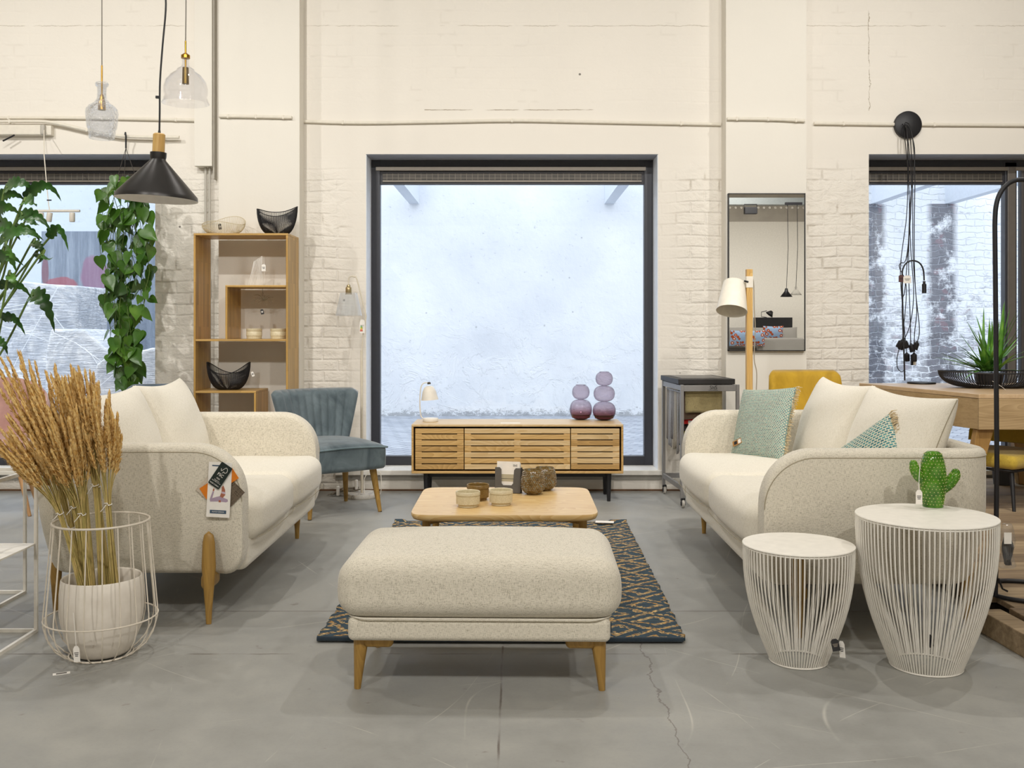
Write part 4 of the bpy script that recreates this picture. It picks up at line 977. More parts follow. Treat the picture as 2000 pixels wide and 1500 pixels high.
# ------------------------------------------------------------ patterned cushions on the right sofa
def teal_mat(name, s=1.0):
    t = NT(name); v = t.map((1, 1, 1)); o = t.sep(v)
    br = t.node('TexBrick', {'Vector': v, 'Scale': 1.0, 'Mortar Size': 0.0015 * s, 'Mortar Smooth': .2, 'Brick Width': .012 * s, 'Row Height': .0078 * s, 'Mortar': lin('#CFCBB4'), 'Color1': lin('#20606E'), 'Color2': lin('#4E9496')})
    n = t.noise(t.map((160,) * 3), 1, 2); dots = t.ramp(n, [(.54, (0, 0, 0, 1)), (.60, (1, 1, 1, 1))])
    c = t.mix(t.math('MULTIPLY', dots, .3), br.outputs[0], lin('#DDD6BE'))
    return t.out(c, .95, t.bump(t.math('ADD', br.outputs[1], n), .5, .004))
def cushion(name, label, TL, TR, BL, w_, h_, m_, thick=.12, fr_side=1, backm=None):
    TL, TR, BL = Vector(TL), Vector(TR), Vector(BL)
    u = (TR - TL).normalized(); v = (TL - BL); v = (v - u * v.dot(u)).normalized(); n = u.cross(v)
    c = (TR + BL) / 2; M = Matrix((u, v, n)).transposed()
    g = thing(name, c, 0, label, 'cushion', R3=M)
    MB().pillow(w_, h_, thick, 24, .05, .42, wr=.04, seed=5).build('cover', m_, g, ang=80)
    m = MB(); rd = random.Random(3)
    for k in range(110):
        y = -h_ / 2 + h_ * k / 109; x = fr_side * w_ / 2 * (1 - .05 * (1 - (2 * y / h_) ** 2)) - fr_side * .004
        L_ = rd.uniform(.026, .042)
        m.tube([(x, y, rd.uniform(-.004, .004)), (x + fr_side * L_ * .5, y + rd.uniform(-.005, .005), rd.uniform(-.006, .008)), (x + fr_side * L_ * .9, y + rd.uniform(-.01, .008) - .004, rd.uniform(-.01, .014))], [.0022, .0020, .0012], 4)
    m.build('fringe', fabric('fringe_sand', '#A8926A', '#D0BC96', .6), g)
    return g
TEAL = teal_mat('teal_weave')
g = cushion('fringed_cushion', 'large teal woven cushion with sand fringe at the far end of the right sofa', P(1474, 771, 5.58), P(1563, 768, 5.28), P(1421, 886, 5.62), .41, .41, TEAL, .13)
o = MB().box((0, 0, 0), (.075, .030, .002)).build('kraft_label', plain('kraft', '#A87B45', .8), g, smooth=False, loc=(-.115, -.115, .052)); o.rotation_euler = (R(4), 0, R(22))
MB().box((-.014, 0, .0014), (.022, .018, .0008)).build('label_window', INK, o, smooth=False); MB().box((.016, 0, .0014), (.020, .022, .0008)).build('label_print', PAPER, o, smooth=False)
g = cushion('fringed_cushion', 'teal woven cushion tipped on its corner behind the near arm of the right sofa', (1.430, 4.42, .665), (1.622, 4.22, .872), (1.39, 4.26, .375), .33, .30, teal_mat('teal_weave_big', 1.5), .10)

# ------------------------------------------------------------ things on the coffee table
ZT_ = .401
def cup(label, px, py, r, h, m_, Z, group=None):
    c = PF(px, py, Z); t = thing('ceramic_bowl', c, 0, label, 'bowl', group)
    MB().lathe([(.0001, .001), (r * .80, .001), (r * .80, .010), (r * .97, .014), (r * .97, h * .70), (r * .93, h * .72), (r * .93, h * .75), (r * 1.0, h * .77), (r * 1.0, h * .97), (r * .97, h), (r * .90, h * .96), (r * .86, h * .3), (.0001, h * .25)], n=40).build('bowl', m_, t, ang=45)
    return t
def glaze(name, c1, c2, sc_=120, rough=.35, bump=.1):
    t = NT(name); n = t.noise(t.map(), sc_, 3, .7); return t.out(t.ramp(n, [(.35, c1), (.6, c2)]), rough, t.bump(n, bump, .002))
CRM = glaze('cream_glaze', '#CABC98', '#D9CDAE', 160, .35, .02); BRN = glaze('brown_glaze', '#73582A', '#866A38', 120, .3, .02)
cup('cream stoneware bowl at the front left of the coffee table', 914, 989, .0545, .068, CRM, ZT_)
cup('cream stoneware bowl beside the leaflet holder on the coffee table', 978.5, 985.5, .0535, .068, CRM, ZT_)
cup('brown stoneware bowl behind the two cream bowls on the coffee table', 933.5, 976, .052, .072, BRN, ZT_)
def potmat():
    t = NT('reactive_glaze'); n = t.noise(t.map(), 45, 4, .7); c = t.ramp(n, [(.35, '#54401D'), (.55, '#7C6232'), (.7, '#7D8A84')]); return t.out(c, .15, t.bump(n, .15, .002))
PM = potmat()
def nubpot(label, px, py, r, h, seed):
    c = PF(px, py, ZT_); t = thing('nubby_planter', c, 0, label, 'pot')
    prof = [(.0001, .001), (r * .55, .001), (r * .60, h * .05), (r * .72, h * .07), (r * .95, h * .20), (r * 1.0, h * .38), (r * .98, h * .6), (r * .90, h * .82), (r * .80, h * .98), (r * .77, h), (r * .73, h * .97), (r * .8, h * .6), (r * .5, h * .1), (.0001, h * .1)]
    def rad(z):
        for i in range(4, 9):
            if prof[i][1] <= z <= prof[i + 1][1]:
                f = (z - prof[i][1]) / (prof[i + 1][1] - prof[i][1]); return prof[i][0] + f * (prof[i + 1][0] - prof[i][0])
        return r * .9
    b = MB().lathe(prof, n=40).build('pot', PM, t, ang=50)
    m = MB()
    for j in range(11):
        z = h * (.22 + .70 * j / 10); rr_ = rad(z)
        for k in range(34):
            a = 2 * math.pi * (k + .5 * (j % 2)) / 34; m.ball((rr_ * math.cos(a), rr_ * math.sin(a), z), (.0032, .0032, .0030), 6)
    m.build('glaze_nubs', PM, b)
    return t
nubpot('brown nubby glazed pot standing nearest on the coffee table', 1041, 965, .0565, .118, 1)
nubpot('brown nubby glazed pot half hidden behind its twin on the coffee table', 1064, 957, .056, .112, 2)
GREYC = plain('grey_card', '#5B5752', .7)
c = PF(993, 962, ZT_)
t = thing('leaflet_holder', (c.x, c.y, c.z), R(-9), 'dark grey cardboard leaflet holder with a logo on the coffee table', 'leaflet holder', R3=rot(R(-6), 0, R(-9)))
Wd = .062
MB().prism([(-Wd, 0), (Wd, 0), (Wd, .118), (.038, .118), (.030, .108), (.026, .045), (.018, .036), (-.022, .036), (-.030, .045), (-.032, .112), (-.040, .121), (-Wd, .121)], -.001, .001, (0, -.025, 0), M=rot(R(90))).build('front_panel', GREYC, t, smooth=False)
MB().bx(-Wd, Wd, .025, .028, 0, .120).build('back_panel', GREYC, t, smooth=False)
for s_ in (-1, 1): MB().bx(s_ * Wd - .001, s_ * Wd + .001, -.024, .025, 0, .118).build('side_panel', plain('dark_card', '#2A2725', .7), t, smooth=False)
MB().bx(-Wd, Wd, -.024, .025, 0, .002).build('bottom_panel', GREYC, t, smooth=False)
text('logo', 'SItS', .016, INK, t, (-.004, -.0265, .018), TXTR)
for k in range(6):
    lf = thing('leaflet', t.matrix_basis @ Vector((.0, -.020 + .007 * k, .004)), 0, None, None, R3=rot(R(-6), 0, R(-9) + R(1.2 * (k - 3))))
    tag(lf, 'front leaflet in the grey holder, with a printed beige sofa and logo' if k == 0 else 'plain edge of a white leaflet stacked behind the printed front one', 'leaflet', 'leaflets in the cardboard holder')
    MB().bx(-.056, .056, -.0008, .0008, 0, .145 - .002 * k).build('sheet', PAPER, lf, smooth=False)
    if k == 0:
        text('logo', 'SItS', .014, INK, lf, (.034, -.0012, .126), TXTR)
        MB().bx(-.056, .056, -.0016, -.0009, .050, .084).build('printed_sofa', plain('print_beige', '#B5AC92', .7), lf, smooth=False)
        MB().bx(-.056, .056, -.0018, -.0016, .062, .064).build('printed_line', INK, lf, smooth=False)

# ------------------------------------------------------------ on the sideboard
ZS = .5345
c = PF(841, 823, ZS)
t = thing('table_lamp', c, 0, 'small cream desk lamp with bell shade standing left on the sideboard', 'lamp')
LC = plain('lamp_cream', '#E6DFD2', .5)
k = c.y / F
MB().lathe([(.0001, 0), (.052, 0), (.054, .003), (.054, .020), (.051, .024), (.0001, .024)], n=40).build('base', LC, t, ang=40)
def L(px, py, dy=0): p = P(px, py, c.y); return Vector((p.x - c.x, dy, p.z - c.z))
MB().tube(smooth_path([L(826, 817), L(822, 811), L(820, 790), L(821, 765), L(824, 752), L(830, 747.5), L(838, 748)], 6), .0042, 10).build('arm', LC, t)
sh = MB().lathe([(.016, .098), (.032, .090), (.047, .060), (.056, .022), (.061, 0), (.0585, 0), (.054, .022), (.045, .058), (.030, .086), (.0001, .092)], n=36, M=rot(0, R(-4), 0)).build('shade', LC, t, ang=45, loc=L(839.5, 781))
MB().lathe([(.0001, 0), (.012, 0), (.012, .012), (.008, .016), (.0001, .016)], n=16, M=rot(0, R(-4), 0)).build('cap', plain('pewter', '#6F685C', .35, .8), t, loc=L(838, 750.5))
def vmat():
    t = NT('plum_glass'); z = t.sep(t.tc.outputs['Object'])[2]; n = t.n; n.remove(t.b)
    lw = t.node('LayerWeight', {'Blend': .35}).outputs['Facing']
    cc = t.ramp(t.math('MULTIPLY', z, 2.9), [(0.0, '#8E4E58'), (.12, '#BC929A'), (.24, '#DED0D6'), (.36, '#E6DEE4'), (1.0, '#E2D8DE')])
    cc = t.mix(t.math('MULTIPLY', t.math('POWER', lw, 2.0), .85), cc, lin('#6E4C62'))      # longer path through the wall near the outline
    tr = t.node('BsdfTransparent', {'Color': cc}); gl = t.node('BsdfGlossy', {'Roughness': .02}); fr = t.node('Fresnel', {'IOR': thin_ior(t, 1.5)})
    df = t.node('BsdfDiffuse', {'Color': cc}); m1 = t.node('MixShader', {0: .05, 1: tr.outputs[0], 2: df.outputs[0]}).outputs[0]
    mx = t.node('MixShader', {0: fr.outputs[0], 1: m1, 2: gl.outputs[0]}).outputs[0]; t.l.new(mx, n['Material Output'].inputs[0]); return t.m
VG = vmat()
def vase(label, px, py, balls, H):
    c = PF(px, py, ZS); t = thing('bubble_vase', c, 0, label, 'vase')
    prof = [(.0001, .001), (.030, .0)]; z = 0
    for r, h, in balls:
        for k in range(1, 24):
            a = math.pi * k / 24; prof.append((r * math.sin(a) ** .62, z + h / 2 - h / 2 * math.cos(a)))
        z += h
    prof[-1] = (balls[-1][0] * .62, z - .001)
    inner = [(max(.0001, r - .003), zz + .002) for r, zz in reversed(prof[1:])]
    MB().lathe(prof + inner[:1], n=48).build('glass_body', VG, t, ang=80)
    MB().lathe([(.0001, .003), (balls[0][0] * .80, .014), (balls[0][0] * .93, .040), (.0001, .034)], n=40).build('glass_base', plain('plum_solid', '#4E1A2C', .1), t)
    return t
vase('shorter two bubble plum glass vase on the sideboard', 1134.5, 819.5, [(.080, .145), (.0625, .105)], .25)
vase('taller three bubble plum glass vase on the sideboard', 1180, 820.5, [(.082, .132), (.076, .113), (.0615, .100)], .345)

# ------------------------------------------------------------ wire bowls and cups on the shelf unit
def wirebowl(name, label, c, rx_, ry_, h0, h1, br_, n, phi, m_, rt=.0016, rz=0, hl=0.0, cat='bowl', rimr=None, pw=1.0):
    t = thing(name, c, rz, label, cat)
    def rim(a): return Vector((rx_ * math.cos(a), ry_ * math.sin(a), h0 + h1 * math.cos(2 * (a - phi)) + hl * math.cos(a - phi)))
    m = MB()
    for k in range(n):
        a = 2 * math.pi * k / n; e = rim(a); b = Vector((br_ * math.cos(a), br_ * math.sin(a) * ry_ / rx_, .002)); pts = []
        for j in range(10):
            th = math.pi / 2 * j / 9; s_ = math.sin(th) ** pw; pts.append(Vector((b.x + (e.x - b.x) * s_, b.y + (e.y - b.y) * s_, .002 + (e.z - .002) * (1 - math.cos(th)))))
        m.tube(pts, rt, 5)
    m.build('rods', m_, t)
    MB().tube([rim(2 * math.pi * k / 72) for k in range(72)], rimr or rt * 1.5, 6, closed=True).build('rim', m_, t)
    MB().tube([(br_ * math.cos(2 * math.pi * k / 40), br_ * ry_ / rx_ * math.sin(2 * math.pi * k / 40), .003) for k in range(40)], rt * 1.5, 6, closed=True).build('base_ring', m_, t)
    return t
CW = plain('cream_wire', '#CDBF9E', .5)
zt = 1.836
q = P(437, 453, 6.93); wirebowl('wire_bowl', 'low cream wire bowl on top of the shelf unit', (q.x, 6.93, zt), .148, .12, .092, .022, .055, 78, R(75), CW, .0013, hl=.028)
hangtag('price_tag', 'small dark swing tag hooked on the cream wire bowl', P(429, 437, 6.86), .022, .04, 0, R(-8), col=plain('tag_dark', '#3A3838', .7), dark=PAPER)
q = P(541.5, 453, 6.92); wirebowl('wire_bowl', 'deep black wire bowl with wavy rim on top of the shelf unit', (q.x, 6.92, zt), .138, .128, .165, .022, .055, 110, R(15), BLACK_M, .0018, hl=.012)
q = P(446.5, 756, 6.93); wirebowl('wire_bowl', 'black wire bowl with raised ends on the lower box of the shelf unit', (q.x, 6.93, zl + .001), .148, .115, .150, .040, .06, 110, 0, BLACK_M, .0019)
hangtag('price_tag', 'small white swing tag hanging off the right end of the lower black wire bowl', P(492, 726, 6.88), .018, .034, 0, R(-20))
cz = zm + .001
def scup(label, px):
    c_ = P(px, 657, 6.90); t = thing('ceramic_cup', (c_.x, 6.90, cz), 0, label, 'cup')
    r, h = .054, .071
    MB().lathe([(.0001, 0), (r * .93, 0), (r * .95, .004), (r * .95, h * .26), (r, h * .29), (r, h * .66), (r * .96, h * .70), (r * .97, h * .74), (r, h * .78), (r * 1.0, h), (r * .92, h), (r * .88, h * .2), (.0001, h * .15)], n=36).build('cup', CRM, t, ang=45)
scup('left of the two squat cream cups in the shelf unit', 496.5); scup('right of the two squat cream cups in the shelf unit', 543.5)
# white wire tower
c_ = P(500, 557, 6.90); t = thing('wire_tower', (c_.x, 6.90, zu + .001), 0, 'slanted white wire tower ornament standing in the shelf unit', 'ornament')
def wq(u, v, side):                                  # skewed prism of wires
    x0 = -.052 + .012 * side; x1 = .050; bx0 = x0 + .034 * v; bx1 = x1 - .003 * v
    return Vector((bx0 + (bx1 - bx0) * u, (-.04 if side else .04) * (1 - .3 * v), (.168 if True else 0) * v + .035 * v * u))
m = MB()
for s_ in (0, 1):
    for k in range(9): m.tube([wq(k / 8, 0, s_), wq(k / 8, 1, s_)], .0013, 5)
    m.tube([wq(0, 0, s_), wq(1, 0, s_), wq(1, 1, s_), wq(0, 1, s_)], .0020, 5, closed=True)
for u in (0, 1):
    for k in range(4):
        for v in (0, 1): m.tube([wq(u, v, 0), wq(u, v, 1)], .0016, 5)
m.build('wires', plain('white_wire', '#F1EEE8', .5), t)
hangtag('price_tag', 'white swing tag hanging from the white wire tower', P(515, 516, 6.83), .028, .048)
# straw ornament hanging under the upper shelf
c_ = P(513, 567, 6.93); t = thing('straw_ornament', (c_.x, 6.93, zu - tk - .001), 0, 'tangled natural straw ornament hanging inside the upper shelf box', 'ornament')
rd = random.Random(11); m = MB(); cc = Vector((.01, 0, -.085))
for k in range(42):
    a = rd.uniform(0, 6.28); l_ = rd.uniform(.04, .085); e = cc + Vector((math.cos(a) * l_ * (1.1 if math.cos(a) < 0 else .8), rd.uniform(-.03, .03), math.sin(a) * l_ * .55 + .01))
    md_ = (cc + e) / 2 + Vector((0, rd.uniform(-.01, .01), rd.uniform(.0, .02))); m.tube(smooth_path([cc, md_, e], 4), .0009, 4)
m.build('straw', plain('straw', '#9C8B70', .9), t); MB().tube([(0, 0, 0), (0, 0, -.06), cc], .0010, 5).build('thread', INK, t)
hangtag('price_tag', 'dark swing tag under the tangled straw ornament', P(511, 604, 6.88), .022, .036, 0, R(-12), col=plain('tag_dark', '#3A3838', .7), dark=PAPER)

# ------------------------------------------------------------ marble based floor lamp
c = PF(707, 970.5); t = thing('floor_lamp', c, 0, 'slim cream floor lamp with glass shade and marble base beside the window', 'floor lamp')
def marble():
    s_ = NT('marble'); n = s_.noise(s_.map(), 9, 6, .7, 1.5); return s_.out(s_.ramp(n, [(.40, '#9D9993'), (.50, '#DAD5CC'), (.7, '#E8E4DC')]), .3)
def L(px, py, dy=0): p = P(px, py, c.y); return Vector((p.x - c.x, dy, max(.0, p.z)))
MB().lathe([(.0001, 0), (.118, 0), (.121, .004), (.121, .026), (.117, .030), (.0001, .030)], n=48).build('base', marble(), t, ang=45)
LCR = plain('lamp_stem_cream', '#D9CFBC', .45)
MB().tube([(0, 0, .03), L(706.5, 684)], .010, 14).build('lower_pole', LCR, t)
MB().tube([L(706.5, 685), L(709.5, 653)], .004, 10).build('upper_pole', LCR, t)
MB().tube([L(709.5, 653), L(715, 618), L(709, 591)] + smooth_path([L(709, 591), L(697, 545), L(692, 540.5), L(685, 540), L(681.5, 544), L(681, 556)], 5), .0052, 10).build('arm', LCR, t)
q = L(681, 575)
MB().lathe([(.0001, .068), (.010, .068), (.014, .060), (.014, .054), (.020, .050), (.022, .045), (.022, .012), (.020, .008), (.024, .006), (.024, 0), (.0001, 0)], n=24).build('socket', plain('aged_brass', '#B3A17A', .35, .8), t, loc=q)
MB().lathe([(.058, .010), (.060, .010), (.094, -.150), (.092, -.150)], n=40, closed=True).build('glass_shade', glass('shade_glass', (.96, .97, .98, 1), 1.0, .03, .09, (.86, .87, .88, 1), 1.6), t, loc=q)
MB().lathe([(.022, .010), (.059, .011)], n=40, cap=False).build('shade_ring', CLEAR, t, loc=q)
hangtag('energy_label', 'white energy label hanging on the slim cream floor lamp', P(707.5, 624, c.y - .02), .036, .096)
t2 = C.objects[-1]
eb = MB(); 
for k, col in enumerate(('#3E9A48', '#9FBF3A', '#E8D23A', '#E07B28', '#C9382E')):
    MB().box((-.006, -.0016, -.048 - .008 * k), (.012 + .002 * k, .0006, .006)).build('colour_bar', plain('eb' + col, col, .6), [o for o in C.objects if o.name.startswith('energy_label')][0], smooth=False)
# bundled flex with white plugs
t = thing('cable_bundle', PF(683, 969), 0, 'bundle of grey flex with white plugs on the floor behind the velvet chair', 'cable'); rd = random.Random(3)
GC = plain('grey_flex', '#8F8678', .6); m = MB()
for k in range(9):
    p0 = Vector((-.14 + rd.uniform(-.02, .02), rd.uniform(-.02, .02), .01)); p1 = Vector((-.05, rd.uniform(-.03, .03), .02 + rd.uniform(0, .04))); p2 = Vector((.06 + rd.uniform(-.02, .02), rd.uniform(-.02, .02), .04 + rd.uniform(0, .03)))
    m.tube(smooth_path([p0, p1, p2, p1 + Vector((.0, .02, -.015)), p0 + Vector((.01, .01, 0))], 5), .0028, 5)
m.build('flex', GC, t)
for p, e in (((.05, -.02, .085), .3), ((-.08, -.02, .04), -.4)): MB().rbox(p, (.022, .022, .07), .009, 3, 3).build('plug', PAPER, t)
t = tag(MB().tube(smooth_path([PF(712, 972) + Vector((0, 0, .02)), P(712, 935, 7.1), P(722, 922, 7.15), P(738, 921, 7.15), P(744, 928, 7.15), P(744, 960, 7.12), PF(738, 968)], 6), .0028, 6).build('white_flex', PIPE), 'white flex looping up below the window sill behind the velvet chair', 'cable')

# ------------------------------------------------------------ wire basket, pot and dried grass
CB = Vector(((198 - CX) * 3.66 / F, 3.66, 0))
t = thing('wire_basket', CB, 0, 'tall white wire cage stand around the white pot on the left', 'plant stand')
WW = plain('ivory_wire', '#DDD3C3', .45); m = MB()
prof = [(.166, .489), (.168, .46), (.176, .36), (.186, .25), (.194, .16), (.194, .12), (.184, .08), (.160, .04), (.128, .012), (.110, .003)]
for k in range(20):
    a = 2 * math.pi * (k + .3) / 20; m.tube([(r * math.cos(a), r * math.sin(a), z) for r, z in prof], .0024, 6)
m.build('wires', WW, t)
for r, z, w_ in ((.166, .489, .0042), (.196, .141, .0028), (.110, .004, .0035)):
    MB().tube([(r * math.cos(2 * math.pi * k / 72), r * math.sin(2 * math.pi * k / 72), z) for k in range(72)], w_, 6, closed=True).build('ring', WW, t)
PW = glaze('pot_white', '#DED5C8', '#E9E1D5', 8, .45, .05)
t = thing('plant_pot', (CB.x + .002, CB.y, .003), 0, 'smooth white oval plant pot holding dried grass inside the wire cage', 'pot')
pr = [(.0001, .004), (.088, .004), (.098, .012), (.125, .065), (.142, .13), (.146, .17), (.145, .23), (.140, .278), (.137, .283), (.132, .278), (.138, .23), (.139, .18), (.120, .07), (.0001, .03)]
MB().lathe(pr, n=56).build('pot', PW, t, ang=60)
hangtag('price_tag', 'white swing tag hanging on the wire cage by a string', P(148.5, 1262, 3.44), .022, .055, 0, R(-4), string=[(.0, 0, .05), (-.002, .0, .115)])
o = MB().box((0, 0, .001), (.055, .022, .001), rot(0, 0, R(25))).build('barcode_slip', PAPER, None, smooth=False); o.location = PF(120, 1316); tag(o, 'small white barcode slip lying on the floor before the wire cage', 'tag')
MB().box((0, 0, .0018), (.034, .012, .0004), rot(0, 0, R(25))).build('barcode', plain('print_grey', '#5A5652', .7), o, smooth=False)
def grassmat():
    s_ = NT('dry_plume'); n = s_.noise(s_.map((90,) * 3), 1, 2); n2 = s_.noise(s_.map((9,) * 3), 1, 2)
    c1 = s_.ramp(n, [(.3, '#CE9A48'), (.7, '#F0CC84')]); c2 = s_.ramp(n, [(.3, '#DEB05C'), (.7, '#F9E2A8')])
    return s_.out(s_.mix(n2, c1, c2), .9)
def stalkmat():
    s_ = NT('dry_stalk'); n = s_.noise(s_.map((160, 160, 6)), 1, 2); return s_.out(s_.ramp(n, [(.3, '#9E9250'), (.6, '#C8B070'), (.8, '#DDC78E')]), .8)
GM, SM = grassmat(), stalkmat()
bun = [((165, 1131), (117, 1003), (18, 822), 50, 3.58, 'front left'), ((172, 1136), (145, 990), (30, 716), 46, 3.66, 'left'), ((168, 1128), (140, 1030), (62, 690), 44, 3.76, 'rear left'), ((180, 1137), (163, 938), (100, 732), 42, 3.72, 'rear centre'),
       ((176, 1140), (160, 1004), (122, 800), 40, 3.57, 'front centre'), ((200, 1134), (185, 947), (140, 722), 38, 3.68, 'centre'), ((214, 1136), (190, 950), (172, 745), 34, 3.75, 'rear right'), ((226, 1132), (211, 984), (200, 778), 30, 3.63, 'right')]
tiptag = ['nearest dried grass bunch, leaning furthest out to the left over the cage rim', 'dried grass bunch leaning left just behind the outermost one', 'tallest dried grass bunch, its plumes reaching over the window sill line', 'dried grass bunch with a high string tie in the back of the pot', 'dried grass bunch at the front of the pot with a bowed string tie', 'dried grass bunch in the middle of the pot, upright', 'dried grass bunch behind the rightmost one', 'rightmost dried grass bunch, standing almost upright']
for bi, (b_, ti, tp, spd, Yb, _) in enumerate(bun):
    rd = random.Random(100 + bi); B0 = P(b_[0], b_[1] + 30, 3.66 + (Yb - 3.66) * .5); T0 = P(ti[0], ti[1], Yb * .4 + 3.66 * .6); E0 = P(tp[0], tp[1], Yb)
    t = thing('dried_grass_bunch', B0, 0, tiptag[bi], 'dried grass', 'dried grass bunches in the white pot'); ms, mp = MB(), MB()
    for k in range(26):
        da = rd.uniform(0, 6.28); dr = math.sqrt(rd.random())
        off = Vector((math.cos(da), math.sin(da), 0)); s_ = spd * Yb / F * 1.0
        b0 = B0 + off * dr * .016; t0 = T0 + off * dr * .010
        up = (E0 - T0).normalized(); lf = rd.uniform(.62, 1.04)
        e0 = T0 + (E0 - T0) * lf + Vector((off.x * dr * s_ * .95, off.y * dr * .09, rd.uniform(-.02, .02)))
        mid = t0.lerp(e0, .5) + off * dr * s_ * .10 + Vector((-.0, 0, .012))
        pth = [p - B0 for p in smooth_path([b0, t0, mid, e0 + Vector((rd.uniform(-.012, .006), 0, -.004))], 7)]
        n = len(pth); i0 = int(n * rd.uniform(.55, .62))
        ms.tube(pth[:i0 + 2], .0017, 4)
        pl = pth[i0:]; mp.tube(pl, [.0010 + .0022 * math.sin(math.pi * min(1, (i + .6) / len(pl))) for i in range(len(pl))], 5)
        seg = len(pl) - 1
        for q in range(170):
            f = rd.random() ** .9 * seg; i = min(seg - 1, int(f)); p = pl[i].lerp(pl[i + 1], f - i); d = (pl[i + 1] - pl[i]).normalized()
            sd = d.orthogonal().normalized(); sd.rotate(__import__('mathutils').Quaternion(d, rd.uniform(0, 6.28)))
            fr = f / seg; env = math.sin(math.pi * min(1, .12 + fr * .88)) ** .6
            l_ = rd.uniform(.008, .026); tip = p + d * l_ + sd * (rd.uniform(.002, .017) * env * (1.15 - .8 * fr) + .001)
            w1 = d.cross(sd) * rd.uniform(.0014, .0026); bs = p + sd * .002
            mp.add([bs - w1, bs + w1, (bs + tip) / 2 + w1 * 1.3 + sd * .002, tip, (bs + tip) / 2 - w1 * 1.3 + sd * .002], [(0, 1, 2, 4), (4, 2, 3)])
    ms.build('stalks', SM, t, weld=False, recalc=False); mp.build('plumes', GM, t, weld=False, recalc=False)
    d = (E0 - B0).normalized(); Mt = frame_z(d); m = MB()
    c0 = T0 - B0
    m.tube([c0 + Mt @ Vector((.0135 * math.cos(a * .5), .0135 * math.sin(a * .5), .0008 * (a % 13) - .004)) for a in range(26)], .0016, 5)
    m.tube(smooth_path([c0 + Vector((0, -.014, 0)), c0 + Vector((-.008, -.020, -.012)), c0 + Vector((-.02, -.018, -.022 - .004 * (bi % 3)))], 4), .0014, 5)
    m.build('string_tie', PAPER, t)

# ------------------------------------------------------------ fabric sample cart
MET = plain('cart_grey', '#8E8C8B', .4, .3); c0 = PF(1336, 990)
t = thing('sample_cart', (1.10, 6.62, 0), R(4), 'grey metal fabric sample cart on castors with black lid, behind the right sofa', 'cart')
Wc, Dc, zt_ = .375, .56, .815; s_ = .011
for x in (0, Wc):
    for y in (0, Dc):
        MB().bx(x - s_, x + s_, y - s_, y + s_, .06, zt_).build('post', MET, t, smooth=False, bevel=.002)
        o = MB().lathe([(.0001, -.010), (.018, -.010), (.026, -.008), (.028, 0), (.026, .008), (.018, .010), (.0001, .010)], n=24, M=rot(0, R(90), 0)).build('castor', plain('castor_tyre', '#B9B4AC', .5), t, loc=(x + .004, y - .01, .0285), ang=50)
        MB().lathe([(.0001, -.0125), (.017, -.0125), (.017, .0125), (.0001, .0125)], n=20, M=rot(0, R(90), 0)).build('castor_hub', INK, o, smooth=False)
        MB().bx(-.013, .013, -.012, .016, .018, .036).build('castor_fork', INK, o, smooth=False)
for z in (zt_ - .022, .13):
    for y in (0, Dc): MB().bx(s_, Wc - s_, y - s_ * .7, y + s_ * .7, z - .018 - (.004 if z > .5 else 0), z + .018).build('rail', MET, t, smooth=False, bevel=.002)
    for x in (0, Wc): MB().bx(x - s_ * .7, x + s_ * .7, s_, Dc - s_, z - .018, z + .018).build('rail', MET, t, smooth=False, bevel=.002)
text('logo', 'SItS', .034, INK, t, (Wc * .56, -.0085, zt_ - .020), TXTR)
MB().bx(Wc * .47, Wc * .64, -.0084, -.0078, zt_ - .038, zt_ - .036).build('logo_line', INK, t, smooth=False)
MB().bx(-.02, Wc - .01, .02, Dc + .01, zt_ + .001, zt_ + .036).build('lid', plain('lid_black', '#262424', .55), t, smooth=False, bevel=.003)
MB().bx(.02, Wc - .06, .10, Dc - .08, zt_ + .0362, zt_ + .040).build('lid_inset', plain('lid_grey', '#77736E', .5), t, smooth=False)
T0 = t.matrix_basis
def hang(label, x, y, w_, h_, c1, c2, group, side=False, wavy=0.0, zt2=.79, ph=0):
    g_ = thing('fabric_sample', T0 @ Vector((x, y, zt2)) if False else Matrix.Translation(Vector((1.10, 6.62, 0))) @ Matrix.Rotation(R(4), 4, 'Z') @ Vector((x, y, zt2)), R(4) + (R(90) if side else 0), label, 'fabric sample', group)
    def fn(u, v): return (u * w_, .006 * math.sin(u * 9 + ph + v * 3) * v + wavy * v * math.sin(u * 5 + ph), -h_ * v * (1 - .04 * math.sin(u * 3 + ph)))
    MB().grid(fn, 12, 10).build('cloth', fabric('cl_' + c1, c1, c2, .5), g_, solid=.003, recalc=False)
    MB().bx(0, w_, -.004, .004, -.004, .006).build('hanger_rail', MET, g_, smooth=False)
rd = random.Random(5)
sg = [('#5F5C5C', '#8F8A86'), ('#4A4849', '#8D8A88'), ('#77705F', '#A39B8C'), ('#2F2D30', '#7C7A7B'), ('#64656B', '#9A9A9C'), ('#3A3533', '#7A726A')]
SN = ['mid grey fabric sample at the near end of the cart side', 'black grey fabric sample, second from the near end of the cart side', 'taupe fabric sample in the middle front of the cart side', 'near black fabric sample in the middle of the cart side', 'blue grey fabric sample, second from the far end of the cart side', 'brown black fabric sample at the far end of the cart side']
for k in range(6): hang(SN[k], .012 + .0 * k, .06 + .075 * k, .07, .36 + .03 * ((k * 5) % 3) - .03 * (k // 3), sg[k][0], sg[k][1], 'grey fabric samples on the side of the cart', side=True, wavy=.004, zt2=.76, ph=k)
hang('large olive beige cloth at the front inside the cart', .03, .035, .25, .17, '#776B4B', '#96885F', None, ph=1)
